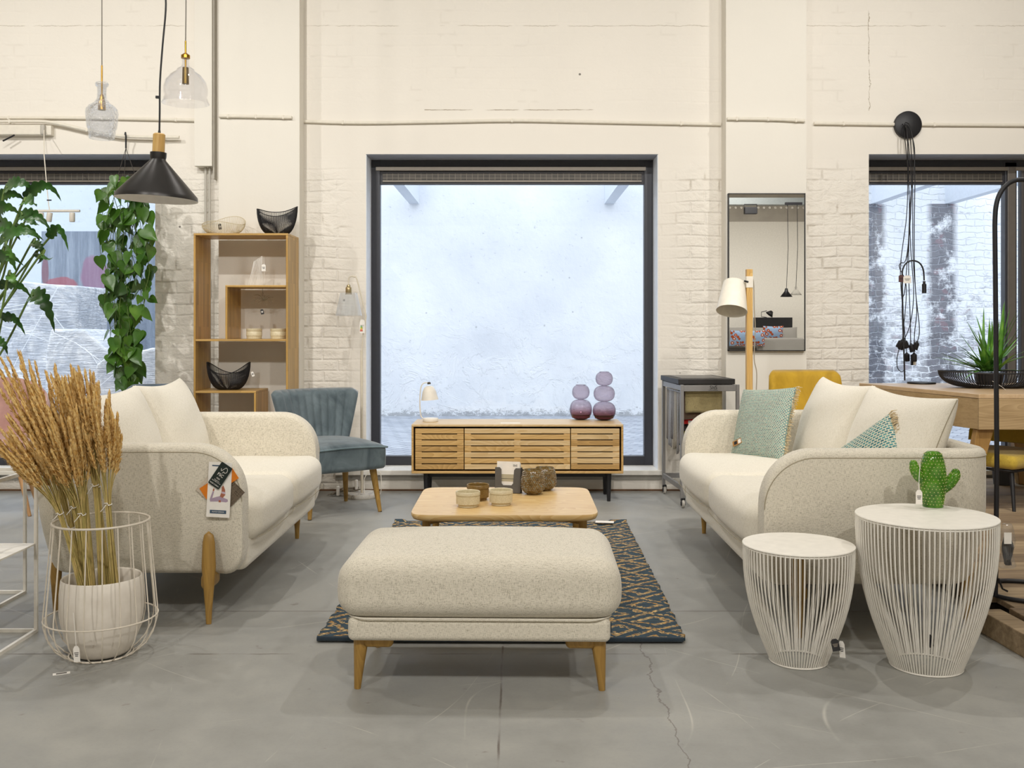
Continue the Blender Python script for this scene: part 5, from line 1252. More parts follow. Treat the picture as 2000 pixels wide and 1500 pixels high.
for k, (c1, c2, h_, lb) in enumerate([('#4E3C30', '#6B5645', .20, 'dark brown cloth just below the beige cloth in the cart'), ('#B01512', '#D9231C', .24, 'bright red cloth in the cart'), ('#231C1B', '#3A3230', .29, 'near black cloth below the red one in the cart'), ('#B0A818', '#D2C92B', .33, 'yellow green cloth low in the cart'), ('#2F6E7C', '#418C98', .37, 'petrol cloth at the very bottom of the stepped samples in the cart')]):
    hang(lb, .02, .07 + .03 * k, .27, h_ + .015, c1, c2, None, ph=k)
hang('cream cloth corner poking out behind the right sofa arm', .03, -.05, .10, .12, '#B5A58C', '#CDBFA6', None, zt2=.575, ph=2)

# ------------------------------------------------------------ wooden pole floor lamp
Yl = 6.1; xb = (1463 - CX) * Yl / F
t = thing('floor_lamp', (xb, Yl, 0), 0, 'tall square wooden pole lamp with tilted cream shade behind the right sofa', 'floor lamp')
PN = wood('pine_pole', '#BD8E47', '#DDB873', 'z', 1.2, .5, rings=.2)
def L(px, py, dy=0): p = P(px, py, Yl); return Vector((p.x - xb, dy, p.z))
MB().bx(-.0185, .0185, -.0185, .0185, .02, L(1463, 526).z).build('pole', PN, t, smooth=False, bevel=.002)
MB().lathe([(.0001, 0), (.14, 0), (.142, .006), (.14, .018), (.0001, .02)], n=40).build('base', LC, t, ang=40)
MB().bx(-.021, .021, -.021, .021, L(0, 562).z, L(0, 540).z).build('bracket', LC, t, smooth=False, bevel=.002)
ps = L(1452, 549); MB().tube([L(1460, 551, -.02), ps + Vector((0, -.02, 0))], .006, 10).build('pivot', BLACK_M, t)
ax = (L(1437, 545) - L(1426, 611)).normalized(); ct = L(1427, 608, -.03); h_ = (L(1437, 545) - L(1427, 608)).length
Msh = rot(R(-22), 0, 0) @ frame_z(ax)
MB().lathe([(.0001, h_), (.058, h_), (.066, h_ - .008), (.094, 0), (.091, 0), (.062, h_ - .012), (.0001, h_ - .006)], n=48, M=Msh).build('shade', plain('lamp_shade_cream', '#EAE3D5', .45), t, ang=50, loc=ct)
MB().tube(smooth_path([L(1468, 543), L(1472, 552), L(1473, 600), L(1475, 640), L(1473, 700), L(1478, 730), L(1476, 790), L(1474, 900)], 5), .003, 6).build('flex', plain('flex_grey', '#A79D8C', .6), t)

# ------------------------------------------------------------ wall mirror and what it shows
Ym = 7.11; a = P(1422.5, 377.5, Ym); b = P(1573, 685.5, Ym); cx_ = (a.x + b.x) / 2; cz_ = (a.z + b.z) / 2; mw, mh = (b.x - a.x), (a.z - b.z)
t = thing('wall_mirror', (cx_, YP - .001, cz_), 0, 'tall rectangular mirror in a thin black frame on the right pier', 'mirror')
mm = NT('mirror_silver'); MS = mm.out((.86, .86, .84, 1), 0.0, None, Metallic=1.0)
MB().box((0, -.022, 0), (mw - .008, .008, mh - .008)).build('mirror_glass', MS, t, smooth=False)
m = MB()
for s_ in (-1, 1): m.bx(s_ * mw / 2, s_ * (mw / 2 - .006), -.032, 0, -mh / 2, mh / 2); m.bx(-mw / 2, mw / 2, -.032, 0, s_ * mh / 2, s_ * (mh / 2 - .006))
m.build('frame', BLACK_M, t, smooth=False)
MB().box((0, -.009, 0), (mw - .012, .016, mh - .012)).build('back_board', INK, t, smooth=False)
# behind the camera
Ybk = -6.2; G1 = fabric('grey_sofa', '#6E6A66', '#94908A')
q0 = MR(1484, 661, Ybk); q1 = MR(1568, 661, Ybk)
t = thing('display_podium', ((q0.x + q1.x) / 2 - .4, Ybk - .5, 0), 0, 'white podium under the grey sofa, seen only in the mirror', 'podium')
MB().bx(-1.5, 1.4, -.7, .7, 0, .30).build('podium_box', plain('podium_white', '#DDD8CF', .7), t, smooth=False, bevel=.005)
t = thing('grey_sofa', ((q0.x + q1.x) / 2 - .3, Ybk - .45, .30), R(180), 'grey fabric sofa reflected in the wall mirror', 'sofa')
MB().rbox((0, .0, .20), (1.7, .9, .28), .05).build('seat_base', G1, t, ang=70)
MB().rbox((-.30, -.38, .50), (.95, .16, .34), .04).build('arm', G1, t, ang=70); MB().rbox((0, .38, .45), (1.7, .16, .5), .05).build('backrest', G1, t, ang=70)
for k in range(3): o = MB().pillow(.56, .46, .2, 14, seed=k).build('back_cushion', G1, t, ang=80, loc=(-.55 + .52 * k, .22, .67)); o.rotation_euler = (R(76), 0, 0)
def flower():
    s_ = NT('flower_print'); v = s_.node('TexVoronoi', {'Vector': s_.map((1, 1, .05)), 'Scale': 14.0}).outputs[0]; return s_.out(s_.ramp(v, [(.12, '#E8E4DC'), (.2, '#A8481E'), (.42, '#8E4A2A'), (.48, '#8FA6C4')], 'CONSTANT'), .9)
FP = flower()
for k, (px, lb) in enumerate(((1447, 'orange flowered cushion left in the mirror'), (1478, 'orange flowered cushion in the middle of the mirror'), (1526, 'orange flowered cushion on the grey sofa, right in the mirror'))):
    p = MR(px, 661, Ybk + .25); o = MB().pillow(.42, .34, .12, 12).build('flowered_cushion', FP, None, ang=80); o.location = (p.x, Ybk - .05 + (.15 if k < 2 else -.35), p.z + (.0 if k < 2 else .09)); o.rotation_euler = (R(75), 0, R(10 * (k - 1))); tag(o, lb, 'cushion')
p = MR(1512, 630, Ybk - 1.6); o = thing('black_headboard', (p.x, Ybk - 1.7, 0), 0, 'black headboard behind the grey sofa in the mirror', 'headboard'); MB().bx(-.42, .42, -.05, .05, 0, MR(0, 620, Ybk - 1.6).z).build('board', BLACK_M, o, smooth=False, bevel=.004)
p = MR(1500, 618, Ybk - 1.6); t = thing('black_desk_lamp', (p.x, Ybk - 1.7, MR(0, 620, Ybk - 1.6).z), 0, 'small black lamp on the headboard in the mirror', 'lamp'); MB().tube([(0, 0, 0), (-.12, 0, .02), (-.12, 0, .12), (0, 0, .15)], .008, 8).build('arm', BLACK_M, t); MB().lathe([(.03, .10), (.09, 0)], n=20, M=rot(0, R(40), 0), cap=False).build('shade', BLACK_M, t, loc=(.05, 0, .06), solid=.004)
t = thing('cable_tray', MR(1500, 394, -3.5), 0, 'perforated grey cable tray near the ceiling in the mirror', 'cable tray'); MB().bx(-3, 3, -.1, .1, -.06, .06).build('tray', plain('tray_grey', '#8B9090', .5, .3), t, smooth=False)
m = MB(); 
for k in range(60): m.tube(arc((-3 + .1 * k, .12, -.12), .014, 0, 360, 8), .003, 4)
m.build('chain', plain('chain_pale', '#C9C4BA', .5), t)
t = thing('flood_light', MR(1466, 408, -3.15), 0, 'black flood light hanging from the tray in the mirror', 'light'); MB().bx(-.11, .11, -.05, .05, -.09, .03).build('housing', BLACK_M, t, smooth=False, bevel=.008); MB().tube([(-.11, 0, -.03), (-.11, 0, .08), (.11, 0, .08), (.11, 0, -.03)], .008, 6).build('bracket', BLACK_M, t)
t = thing('twin_pendant', MR(1550, 400, -2.5), 0, 'pair of cord hung lamps at the right of the mirror', 'lamp')
MB().bx(-.14, .14, -.03, .03, 0, .04).build('canopy', BLACK_M, t, smooth=False)
for dx, hh in ((-.10, 1.45), (.06, 1.42)):
    MB().tube([(dx, 0, 0), (dx + .01, 0, -hh / 2), (dx - .02, 0, -hh)], .005, 6).build('cord', BLACK_M, t); MB().lathe([(.02, .05), (.03, 0), (.10, -.09)], n=20, cap=False).build('shade', CLEAR if dx > 0 else BLACK_M, t, loc=(dx - .02, 0, -hh), solid=.003)

# ------------------------------------------------------------ cactus on the large round table
Zc = .5335; c = PF(1822, 989, Zc)
t = thing('ceramic_cactus', c, 0, 'glossy green ceramic cactus with pale dots on the larger round table', 'ornament')
CG = glaze('cactus_green', '#2F5F12', '#568A22', 22, .12, .03); kx = c.y / F
bodyp = [(.0001, .0), (19 * kx, .0), (19 * kx, .004), (21.5 * kx, .035), (24 * kx, .08), (25 * kx, .11), (23.5 * kx, .145), (20 * kx, .175), (16.5 * kx, .195), (11 * kx, .2045), (.0001, .206)]
MB().lathe(bodyp, n=36).build('body', CG, t, ang=80)
DOT = plain('cactus_dot', '#B5BD76', .25)
def dots(prof_fn, n_r, parent, m): pass
m = MB(); j = 0
for z in [.012 + .0115 * i for i in range(17)]:
    for a_, b_ in zip(bodyp[1:], bodyp[2:]):
        if a_[1] <= z <= b_[1] and b_[1] > a_[1]: r = a_[0] + (b_[0] - a_[0]) * (z - a_[1]) / (b_[1] - a_[1])
    for k in range(20):
        a = 2 * math.pi * (k + .5 * (j % 2) + .1 * math.sin(k * 7 + j)) / 20; m.ball(((r + .0002) * math.cos(a), (r + .0002) * math.sin(a), z), .0022, 6)
    j += 1
m.build('dots', DOT, t)
for sgn, pts, rs in ((-1, [(-.030, .090), (-.052, .110), (-.066, .135), (-.072, .158)], [.016, .0185, .0190, .0145]), (1, [(.034, .062), (.060, .085), (.080, .112), (.084, .124)], [.018, .0215, .0205, .0165])):
    pts3 = smooth_path([(x, 0, z) for x, z in pts], 5); n = len(pts3); rr_ = [rs[min(3, int(3 * i / (n - 1)))] + (rs[min(3, int(3 * i / (n - 1)) + 1)] - rs[min(3, int(3 * i / (n - 1)))]) * (3 * i / (n - 1) % 1) for i in range(n)]
    m = MB(); m.tube(pts3, rr_, 20); m.ball(pts3[-1], rr_[-1], 20); arm_ = m.build('arm', CG, t, ang=80); m = MB()
    for i in range(0, n, 2):
        d = (pts3[min(n - 1, i + 1)] - pts3[max(0, i - 1)]).normalized(); e1 = d.orthogonal().normalized(); e2 = d.cross(e1)
        for k in range(9):
            a = 2 * math.pi * (k + .5 * (i % 4) / 2) / 9; m.ball(pts3[i] + (e1 * math.cos(a) + e2 * math.sin(a)) * rr_[i], .0021, 6)
    for k in range(5): a = 2 * math.pi * k / 5; m.ball(pts3[-1] + Vector((math.cos(a) * .4, math.sin(a) * .7, .7)).normalized() * rr_[-1], .0021, 6)
    m.build('dots', DOT, arm_)
hangtag('price_tag', 'white barcode tag on a string hanging from the ceramic cactus', P(1795, 957, c.y - .07), .0235, .052, 0, 0, string=[(.0, 0, .04), (.004, 0, .092)])
hangtag('price_tag', 'white folded tag on the rods of the smaller round table', P(1643, 1252, 3.44), .022, .056, R(-50), R(-6))
hangtag('price_tag', 'dark photo tag on the rods of the smaller round table', P(1629, 1248, 3.43), .026, .042, R(-10), R(-12), col=plain('tag_dark2', '#2C2A2C', .6), dark=plain('tag_line', '#8D8275', .6))
hangtag('price_tag', 'dark tag hanging inside the rods of the larger round table', P(1815, 1240, 3.5), .018, .045, R(20), R(-14), col=plain('tag_dark2', '#2C2A2C', .6))

# ------------------------------------------------------------ right side: rose with cords, desk lamp, bowl, yucca, arch lamp, bin
q = P(1771, 245, YW)
t = thing('pendant_cord_cluster', (q.x, YW, q.z), 0, 'black ceiling rose on the wall with bare black cords and sockets hanging from it', 'lamp')
MB().lathe([(.0001, .001), (.094, .001), (.099, .004), (.099, .03), (.094, .034), (.0001, .035)], n=48, M=rot(R(90), 0, 0)).build('rose', BLACK_M, t, ang=45)
def L(px, py, dy=-.10): p = P(px, py, YW - .1); return Vector((p.x - q.x, dy, p.z - q.z))
cords = [[(1768, 240), (1768, 250), (1773, 330), (1776, 430), (1768, 560), (1762, 590), (1764, 668)], [(1773, 240), (1774, 255), (1772, 330), (1770, 420), (1758, 520), (1762, 600), (1770, 690)],
         [(1777, 240), (1779, 256), (1785, 300), (1776, 400), (1773, 520), (1776, 620), (1777, 672)], [(1774, 236), (1779, 250), (1784, 320), (1783, 460), (1785, 560), (1793, 640), (1789, 668)],
         [(1770, 242), (1771, 256), (1771, 340), (1775, 480), (1781, 570), (1775, 630), (1762, 665)], [(1775, 244), (1776, 262), (1778, 360), (1779, 500), (1786, 600), (1782, 650), (1781, 690)],
         [(1769, 246), (1770, 260), (1775, 380), (1766, 500), (1754, 515), (1752, 524), (1765, 560), (1760, 640), (1757, 665)]]
for i, cp in enumerate(cords):
    pts = [L(x, y, -.045 if j == 0 else -.10 - .008 * i + (.03 if j == 1 else 0)) for j, (x, y) in enumerate(cp)]
    MB().tube(smooth_path(pts, 6), .0032, 6).build('cord', BLACK_M, t); e = pts[-1]
    tl = [(-20, 0), (8, 12), (10, -8), (-15, 5), (22, 0), (0, 0), (-25, 10)][i]
    MB().lathe([(.0001, 0), (.006, 0), (.010, -.008), (.019, -.014), (.019, -.062), (.017, -.064), (.0001, -.05)], n=18, M=rot(R(tl[1]), R(-tl[0]), 0)).build('socket', BLACK_M, t, ang=50, loc=e + Vector((0, 0, .006)))
MB().tube(smooth_path([L(1757, 678), L(1752, 700), L(1753, 718), L(1760, 726), L(1765, 724)], 6), .0030, 6).build('loose_cord', BLACK_M, t)
MB().bx(-.016, .016, -.012, .012, -.075, .0).build('box_label', INK, t, smooth=False, loc=L(1784, 693)); MB().bx(-.010, .010, -.0135, -.0125, -.072, -.05).build('label_sticker', PAPER, t, smooth=False, loc=L(1785, 693))
c = PF(1788, 747.5, ZD + .001); c.y = min(c.y, 7.0); 
t = thing('desk_lamp', (c.x, c.y, ZD + .001), 0, 'black gooseneck desk lamp without bulb standing on the oak desk', 'lamp')
def L(px, py, dy=0): p = P(px, py, c.y); return Vector((p.x - c.x, dy, p.z - ZD - .001))
MB().lathe([(.0001, 0), (.094, 0), (.096, .004), (.094, .012), (.0001, .013)], n=40).build('base', BLACK_M, t, ang=40)
MB().tube([L(1766, 743, -.01), L(1762, 560)] + smooth_path([L(1762, 545), L(1763, 527), L(1770, 514), L(1782, 509), L(1795, 513), L(1803, 526), L(1805, 548)], 6), .0055, 10).build('stem', BLACK_M, t)
MB().lathe([(.0001, 0), (.009, 0), (.009, -.018), (.015, -.022), (.015, -.085), (.0001, -.085)], n=20).build('socket', BLACK_M, t, ang=45, loc=L(1805, 549))
hangtag('price_tag', 'cream swing tag hanging from the black gooseneck lamp', P(1772, 538, c.y - .03), .055, .055)
hangtag('price_tag', 'brown swing tag beside the cream one on the gooseneck lamp', P(1760, 537, c.y - .02), .035, .05, col=plain('tag_brown', '#5A3A38', .7))
cb = PF(1938, 757, ZD + .001)
t = wirebowl('wire_bowl', 'wide shallow black wire bowl holding the spiky plant on the desk', (cb.x, cb.y, ZD + .001), .345, .20, .105, .006, .12, 110, 0, BLACK_M, .0026, rimr=.0045, pw=.8)
YM = NT('yucca_leaf'); nn = YM.noise(YM.map((3, 3, 3)), 3, 3); YM.b.inputs['Subsurface Weight'].default_value = 0
LEAFY = YM.out(YM.ramp(nn, [(.3, '#386426'), (.55, '#5C9236'), (.72, '#92C050')]), .4)
t = thing('yucca_plant', (cb.x - .02, cb.y, ZD + .02), 0, 'spiky green yucca plant rising from the black wire bowl on the desk', 'plant')
MB().lathe([(.0001, 0), (.075, 0), (.09, .08), (.085, .08), (.0001, .075)], n=24).build('nursery_pot', BLACK_M, t, ang=45)
m = MB(); rd = random.Random(21)
for k in range(72):
    a = rd.uniform(0, 6.28); el = [rd.uniform(60, 88), rd.uniform(28, 60), rd.uniform(2, 30)][k % 3]; l_ = rd.uniform(.24, .40) if el < 60 else rd.uniform(.30, .50)
    d = Vector((math.cos(a) * math.cos(R(el)), math.sin(a) * math.cos(R(el)), math.sin(R(el)))); b0 = Vector((rd.uniform(-.05, .05), rd.uniform(-.05, .05), .09)); s1 = Vector((-math.sin(a), math.cos(a), 0))
    vs = []; n = 9; droop = rd.uniform(.02, .09) * math.cos(R(el))
    for i in range(n + 1):
        f = i / n; w_ = .016 * (1 - f) ** .7 * min(1, .45 + f * 3); p = b0 + d * l_ * f + Vector((0, 0, -droop * f * f))
        nrm = d.cross(s1).normalized(); vs += [p - s1 * w_, p + nrm * w_ * -.35, p + s1 * w_]
    m.add(vs, [(3 * i + j, 3 * i + j + 1, 3 * i + j + 4, 3 * i + j + 3) for i in range(n) for j in (0, 1)])
m.build('leaves', LEAFY, t, recalc=False)
hangtag('price_tag', 'white swing tag tied to the wide black bowl on the desk', P(1966, 762, cb.y - .22), .05, .022, 0, R(-10), string=[(-.03, 0, .03), (-.07, .02, .07)])
cp = PF(1949, 1172, .103)
t = thing('arc_floor_lamp', (cp.x, cp.y, .103), 0, 'tall black arched floor lamp standing on the plank platform', 'floor lamp')
MB().tube([(.165 + .17 * math.cos(2 * math.pi * k / 60), .10 + .17 * math.sin(2 * math.pi * k / 60), .009) for k in range(60)], .009, 10, closed=True).build('base_ring', BLACK_M, t)
def L(px, py): p = P(px, py, cp.y); return Vector((p.x - cp.x, 0, p.z - .103))
MB().tube([(0, .02, .012), L(1947, 900), L(1945, 640), L(1943, 440)] + smooth_path([L(1943, 440), L(1945, 405), L(1953, 378), L(1970, 358), L(1992, 351), L(2015, 356), L(2032, 375), L(2040, 410)], 6), .0095, 12).build('stem', BLACK_M, t)
MB().tube([L(1950, 1130), L(1958, 1150), L(1968, 1155)], .004, 6).build('flex', BLACK_M, t)
t = thing('cable_bag', P(1963, 1022, cp.y - .03), 0, 'clear plastic bag of black cable tied to the arched lamp stem', 'bag')
m = MB(); rd = random.Random(6)
for k in range(7): m.tube(smooth_path([(rd.uniform(-.005, .02), 0, -.05), (.018 + rd.uniform(-.02, .02), rd.uniform(-.01, .01), -.10), (rd.uniform(0, .03), 0, -.165), (.01 + rd.uniform(-.02, .02), 0, -.10), (0, 0, -.05)], 5), .0035, 6)
m.build('cable', BLACK_M, t)
MB().rbox((.008, 0, -.09), (.055, .03, .18), .014, 6, 3, lambda p, h: (p[0] * (1 + .25 * math.sin(p[2] * 60)), p[1] * (1 + .4 * math.sin(p[2] * 90 + p[0] * 80)), p[2])).build('plastic', glass('crinkle_plastic', (.93, .93, .93, 1), .9, .12, .06, (.8, .8, .8, 1), 1.6), t, ang=20)
MB().box((0, -.022, -.055), (.030, .001, .045)).build('paper_label', PAPER, t, smooth=False)
cq = PF(1956, 945, .103); cq.x = (1957 - CX) * cq.y / F
t = thing('waste_bin', (cq.x, min(cq.y, 6.95), .103), 0, 'dark grey bucket standing under the desk by the window', 'bin'); MB().lathe([(.0001, 0), (.062, 0), (.078, .17), (.081, .17), (.081, .175), (.075, .175), (.06, .006), (.0001, .006)], n=32).build('bucket', plain('bin_grey', '#3A3C40', .6), t, ang=45)

# ------------------------------------------------------------ pendants top left
def rose_top(t, z=None): pass
ZCEIL = ZC
def L0(px, py, Y): return P(px, py, Y)
Y = 5.0; c = P(199, 165, Y); t = thing('cut_glass_pendant', c, 0, 'cut crystal decanter shaped pendant lamp on a brass stem, top left', 'pendant lamp')
CR = glass('cut_crystal', (.93, .94, .96, 1), 1.0, .02, .05, (.85, .87, .9, 1), 1.55, 95)
k = Y / F; pf = [(11, 0), (13, -3), (12, -7), (9, -9), (8.6, -20), (9.6, -32), (15, -40), (24, -46), (29, -52), (30.5, -60), (29.5, -75), (28, -88), (26, -92), (24, -108), (23.5, -110)]
pf = [(r * k, z * k + .01) for r, z in pf]; MB().lathe(pf + [(max(.001, r - .003), z) for r, z in reversed(pf)], n=40, closed=True).build('crystal_shade', CR, t, ang=60)
MB().tube([(0, 0, 37 * k), (0, 0, -22 * k)], .0042, 10).build('brass_stem', BRASS, t); MB().lathe([(.0001, -18 * k), (.008, -20 * k), (.014, -32 * k), (.018, -34 * k), (.018, -50 * k), (.0001, -50 * k)], n=20).build('socket', BRASS, t, ang=45)
MB().tube([(0, 0, 37 * k), (0, 0, ZC - c.z)], .0028, 8).build('cord', plain('cord_taupe', '#6A645C', .6), t)
Y = 4.8; c = P(362.5, 112, Y); k = Y / F; t = thing('glass_bell_pendant', c, 0, 'clear glass bell pendant lamp with brass fitting, hanging before the trunking', 'pendant lamp')
pf = [(7.5, 0), (7, -14), (9, -19), (17, -24), (19, -28), (30, -36), (39, -48), (42, -60), (42, -70), (40, -77), (42, -82), (45, -90)]
pf = [(r * k, z * k) for r, z in pf]; MB().lathe(pf + [(max(.001, r - .0025), z - .0005) for r, z in reversed(pf)], n=56, closed=True).build('glass_bell', glass('pendant_glass', (.97, .97, .98, 1), 1.0, .02, .012, (.9, .9, .92, 1), 1.5), t, ang=70)
MB().lathe([(.0001, 8 * k), (3 * k, 8 * k), (8.5 * k, 4 * k), (8.5 * k, -2 * k), (.0001, -2 * k)], n=24).build('brass_cap', BRASS, t, ang=40); MB().tube([(0, 0, 32 * k), (0, 0, -18 * k)], .0045, 10).build('brass_stem', BRASS, t)
MB().lathe([(.0001, -20 * k), (6 * k, -20 * k), (6.5 * k, -52 * k), (.0001, -52 * k)], n=20).build('socket', plain('dark_brass', '#7E6630', .35, 1.0), t, ang=45)
MB().tube(smooth_path([(0, 0, 32 * k), (.002, 0, .3), (0, 0, .6), (0, 0, ZC - c.z)], 5), .0028, 8).build('cord', plain('cord_taupe', '#6A645C', .6), t)
Y = 4.0; c = P(309, 308, Y); k = Y / F; t = thing('cone_pendant', c, 0, 'black metal cone pendant lamp with wooden handle and wavy black cord', 'pendant lamp', R3=rot(0, R(2.5), 0))
SAT = plain('satin_black', '#3C3A39', .36, .6)
MB().lathe([(.0001, -2 * k), (14 * k, -2 * k), (15.5 * k, -6 * k), (77 * k, -74 * k), (78 * k, -82 * k)], n=72, cap=False).build('cone_shade', SAT, t, ang=60)
MB().lathe([(14 * k, -6 * k), (75 * k, -76 * k), (76 * k, -82 * k), (78 * k, -82 * k)], n=72, cap=False).build('shade_lining', plain('lining_white', '#F4F0EA', .8), t, ang=60)
MB().lathe([(.0001, 10 * k), (15.5 * k, 10 * k), (15.5 * k, 2 * k), (14.5 * k, -3 * k), (.0001, -3 * k)], n=40).build('collar', SAT, t, ang=40)
MB().lathe([(.0001, 47 * k), (9.5 * k, 47 * k), (11.5 * k, 45 * k), (11.5 * k, 9 * k), (.0001, 9 * k)], n=32).build('wooden_handle', PN, t, ang=40)
MB().lathe([(.0001, 54 * k), (2 * k, 54 * k), (3 * k, 47 * k), (.0001, 47 * k)], n=16).build('cord_grip', BLACK_M, t)
cd = [(0, 0, 54 * k), (-.002, 0, 90 * k), (-.006, 0, 150 * k), (-.002, 0, 220 * k), (.004, 0, 300 * k), (-.012, 0, .75), (-.03, 0, 1.2), (-.05, 0, ZC - c.z)]
MB().tube(smooth_path(cd, 6), .0038, 8).build('cord', BLACK_M, t); MB().box((-.012, 0, 118 * k), (.016, .01, .01)).build('cord_clip', BLACK_M, t, smooth=False)
for nm_, Y in (('cut_glass_pendant', 5.0), ('glass_bell_pendant', 4.8), ('cone_pendant', 4.0)):
    o_ = bpy.data.objects[nm_]; MB().lathe([(.0001, -.025), (.05, -.025), (.055, 0), (.0001, 0)], n=24).build('ceiling_cup', BLACK_M if 'cone' in nm_ else BRASS, o_, ang=40, loc=(-.05 if 'cone' in nm_ else 0, 0, ZC - o_.location.z))

# suspended track light left
Y = 6.9; c = P(110, 412, Y); t = thing('track_light', c, 0, 'white suspended track with small cylinder spots in front of the left window', 'track light')
def L(px, py, dy=0): p = P(px, py, Y); return Vector((p.x - c.x, dy, p.z - c.z))
TW = plain('track_white', '#D6D0C5', .5)
MB().tube([L(62, 412), L(156, 412)], .009, 12).build('track_bar', TW, t)
for px, tl in ((80, 0), (98, 8), (141, 0)):
    MB().lathe([(.0001, -.012), (.017, -.012), (.019, -.016), (.019, -.072), (.016, -.076), (.0001, -.068)], n=20, M=rot(0, R(tl), 0)).build('spot_head', TW, t, ang=45, loc=L(px, 412))
MB().tube([L(97, 411), L(95, 400), L(92, 370), L(86, 300), P(86, 254, 7.235) - c], .0035, 6).build('suspension_cord', PIPE, t)
MB().box(L(96, 391), (.03, .008, .008)).build('cord_clip', BLACK_M, t, smooth=False)

# ------------------------------------------------------------ plants on the left
def leafmat(name, c1, c2, c3, sc_=6):
    s_ = NT(name); n = s_.noise(s_.map(), sc_, 3); t2 = s_.out(s_.ramp(n, [(.3, c1), (.55, c2), (.75, c3)]), .35, s_.bump(s_.noise(s_.map(), 40, 2), .2, .004)); return t2
PHM = leafmat('philodendron_leaf', '#1E4016', '#346022', '#5A8832'); VM = leafmat('vine_leaf', '#2A5016', '#446C20', '#688A34', 5)
STM = plain('green_stem', '#5C7336', .6)
t = thing('philodendron', (-2.98, 5.0, 0), 0, 'large philodendron with lobed dark green leaves entering from the left edge', 'plant')
MB().lathe([(.0001, 0), (.16, 0), (.20, .30), (.19, .30), (.0001, .26)], n=32).build('pot', plain('pot_grey', '#77736C', .6), t, ang=45)
LV = [((48, 388), (88, 362), (120, 394), 20), ((8, 374), (38, 357), (68, 374), 24), ((-10, 390), (22, 378), (52, 394), 20), ((44, 396), (60, 392), (72, 404), 24), ((-15, 415), (12, 404), (40, 420), 24), ((36, 424), (70, 422), (100, 452), 22), ((25, 448), (58, 450), (78, 472), 20), ((0, 474), (42, 452), (86, 470), 22), ((95, 466), (116, 448), (134, 492), 18), ((62, 474), (78, 484), (84, 504), 16), ((-8, 506), (16, 502), (32, 532), 22), ((16, 536), (26, 548), (31, 562), 15), ((-5, 560), (34, 556), (62, 584), 18), ((58, 580), (86, 590), (107, 650), 30), ((4, 624), (28, 622), (50, 656), 18), ((-14, 672), (4, 670), (15, 694), 18), ((66, 498), (80, 504), (72, 516), 10), ((80, 496), (92, 506), (104, 502), 6),
      ((-5, 430), (20, 445), (40, 470), 22), ((-20, 455), (5, 452), (25, 462), 18), ((10, 480), (20, 495), (48, 520), 16), ((55, 420), (62, 432), (78, 440), 18)]
m = MB(); ms = MB(); rd = random.Random(9); O = Vector((-2.98, 5.0, 0))
for i, (b_, mid, tp, w_) in enumerate(LV):
    Yl_ = 4.95 + rd.uniform(-.2, .22); A = P(*b_, Yl_); Bm = P(*mid, Yl_ - .07 + rd.uniform(-.03, .05)); Cc = P(*tp, Yl_ - .02); W_ = w_ * Yl_ / F * .80
    n = 34; vs = []; cur = lambda f: A * (1 - f) ** 2 + (Bm * 2 - (A + Cc) / 2) * 2 * f * (1 - f) + Cc * f * f
    for k in range(n + 1):
        f = k / n; p = cur(f); d = (cur(min(1, f + .02)) - cur(max(0, f - .02))).normalized(); side = d.cross(Vector((rd.uniform(-.0, .0) + .25, -1, .35 * (1 if i % 2 else -1)))).normalized()
        env = math.sin(math.pi * min(1, f ** .62)) ** .8; lob = (.62 + .38 * abs(math.sin(math.pi * 7 * f + .3))) * (1 - .55 * f); w2 = W_ * env * lob; nrm = side.cross(d)
        back = -d * W_ * .35 * env
        vs += [p + side * w2 + nrm * w2 * .25 - back * -.4, p + side * w2 * .5 + nrm * w2 * .18, p, p - side * w2 * .5 + nrm * w2 * .18, p - side * w2 + nrm * w2 * .25 - back * -.4]
    m.add([v - O for v in vs], [(5 * k + j, 5 * k + j + 1, 5 * k + j + 6, 5 * k + j + 5) for k in range(n) for j in range(4)])
    root = O + Vector((rd.uniform(-.08, .08), rd.uniform(-.06, .06), .28))
    ctrl = P(min(b_[0] - 30, -5), b_[1] + 120, Yl_)
    ms.tube([p - O for p in smooth_path([root, root.lerp(ctrl, .55) + Vector((-.08, 0, .05)), ctrl, A, cur(.12)], 5)], .0055, 6)
m.build('leaves', PHM, t, recalc=False, ang=80); ms.build('stems', STM, t)

O = P(246, 372, 7.05); t = thing('hanging_vine', P(246, 372, 7.05), 0, 'trailing heart leaved vine hanging in front of the left window', 'plant')
MB().lathe([(.0001, -.05), (.06, -.05), (.085, .05), (.08, .05), (.0001, .03)], n=24).build('hanging_pot', BLACK_M, t, ang=45)
hk = P(247, 268, 7.235) - O; wn = plain('wire_dark', '#3A3430', .6)
MB().tube([hk + Vector((-.01, 0, .02)), hk + Vector((0, -.02, .03)), hk + Vector((.004, -.02, 0)), hk + Vector((-.004, 0, -.05)), hk + Vector((-.004, 0, -.08))], .006, 8).build('hook', BLACK_M, t)
m = MB()
for a in (0, 2.1, 4.2): m.tube([hk + Vector((-.004, 0, -.08)), Vector((.085 * math.cos(a), .08 * math.sin(a), .05))], .0022, 5)
m.build('hanger_wires', wn, t)
SIL = [(350, 206, 280), (375, 192, 296), (400, 186, 300), (430, 186, 302), (470, 190, 303), (500, 186, 302), (540, 196, 302), (570, 198, 300), (600, 194, 300), (630, 202, 284), (660, 208, 286), (690, 208, 284), (715, 212, 278), (740, 222, 272), (760, 226, 270)]
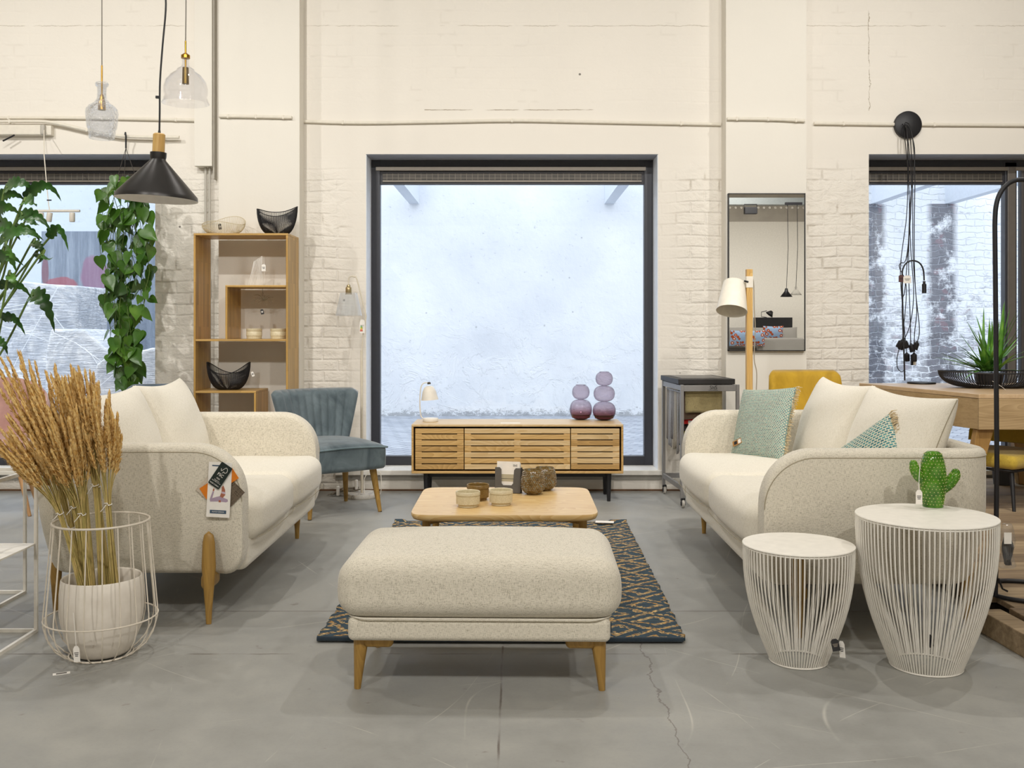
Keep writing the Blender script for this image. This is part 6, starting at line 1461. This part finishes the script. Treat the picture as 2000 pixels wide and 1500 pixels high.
def lim(y):
    for a_, b_ in zip(SIL, SIL[1:]):
        if a_[0] <= y <= b_[0]: f = (y - a_[0]) / (b_[0] - a_[0]); return a_[1] + f * (b_[1] - a_[1]), a_[2] + f * (b_[2] - a_[2])
    return 225, 270
m = MB(); ms = MB(); rd = random.Random(77)
ho = [(0, 0), (.13, .08), (.30, .08), (.43, -.03), (.48, -.22), (.42, -.48), (.28, -.75), (.11, -1.0), (0, -1.22)]
strands = [(i, rd.uniform(0, 1)) for i in range(11)]; attach = []
for i, f in strands:
    f = (i + .5) / 11; ye = rd.uniform(600, 752); pts = [Vector((rd.uniform(-.05, .05), rd.uniform(-.05, .05), .04))]; y = 375
    while y < ye:
        a_, b_ = lim(y); x = a_ + 10 + (b_ - a_ - 20) * f + rd.uniform(-7, 7); p = P(x, y, 6.98 + rd.uniform(-.10, .10)) - O; pts.append(p); y += 38
    sp_ = smooth_path(pts, 5); ms.tube(sp_, .0024, 5); attach += sp_[4:]
for k in range(250):
    y = 352 + 405 * (k / 250) ** 1.12 + rd.uniform(-6, 6); a_, b_ = lim(min(759, y)); x = rd.uniform(a_ + 6, b_ - 4); base = P(x, y - 6, 6.98 + rd.uniform(-.16, .13)) - O
    s_ = rd.uniform(.055, .112); M = rot(R(rd.uniform(-45, 30)), R(rd.gauss(0, 24)), R(rd.uniform(-65, 65)))
    vs = [(0, 0, 0)]; pts = [(x_ * s_, 0, z_ * s_ + .05 * s_) for x_, z_ in ho] + [(-x_ * s_, 0, z_ * s_ + .05 * s_) for x_, z_ in reversed(ho[1:-1])]
    cen = [(0, .02 * s_, -.1 * s_), (0, .06 * s_, -.55 * s_)]; vs = [(p[0], -.22 * abs(p[0]), p[2]) for p in pts] + cen; n = len(pts)
    fs = [(j, (j + 1) % n, n + (1 if 5 <= j <= 10 else 0)) for j in range(n)] + [(5, n + 1, n), (11, n, n + 1)]
    m.add(vs, fs, base, M)
    near = min(attach, key=lambda p: (p - base).length); 
    if (near - base).length < .16: ms.tube(smooth_path([near, (near + base) / 2 + Vector((0, -.01, .02)), base], 3), .0014, 4)
m.build('leaves', VM, t, recalc=False, smooth=True, ang=60); ms.build('stems', STM, t)
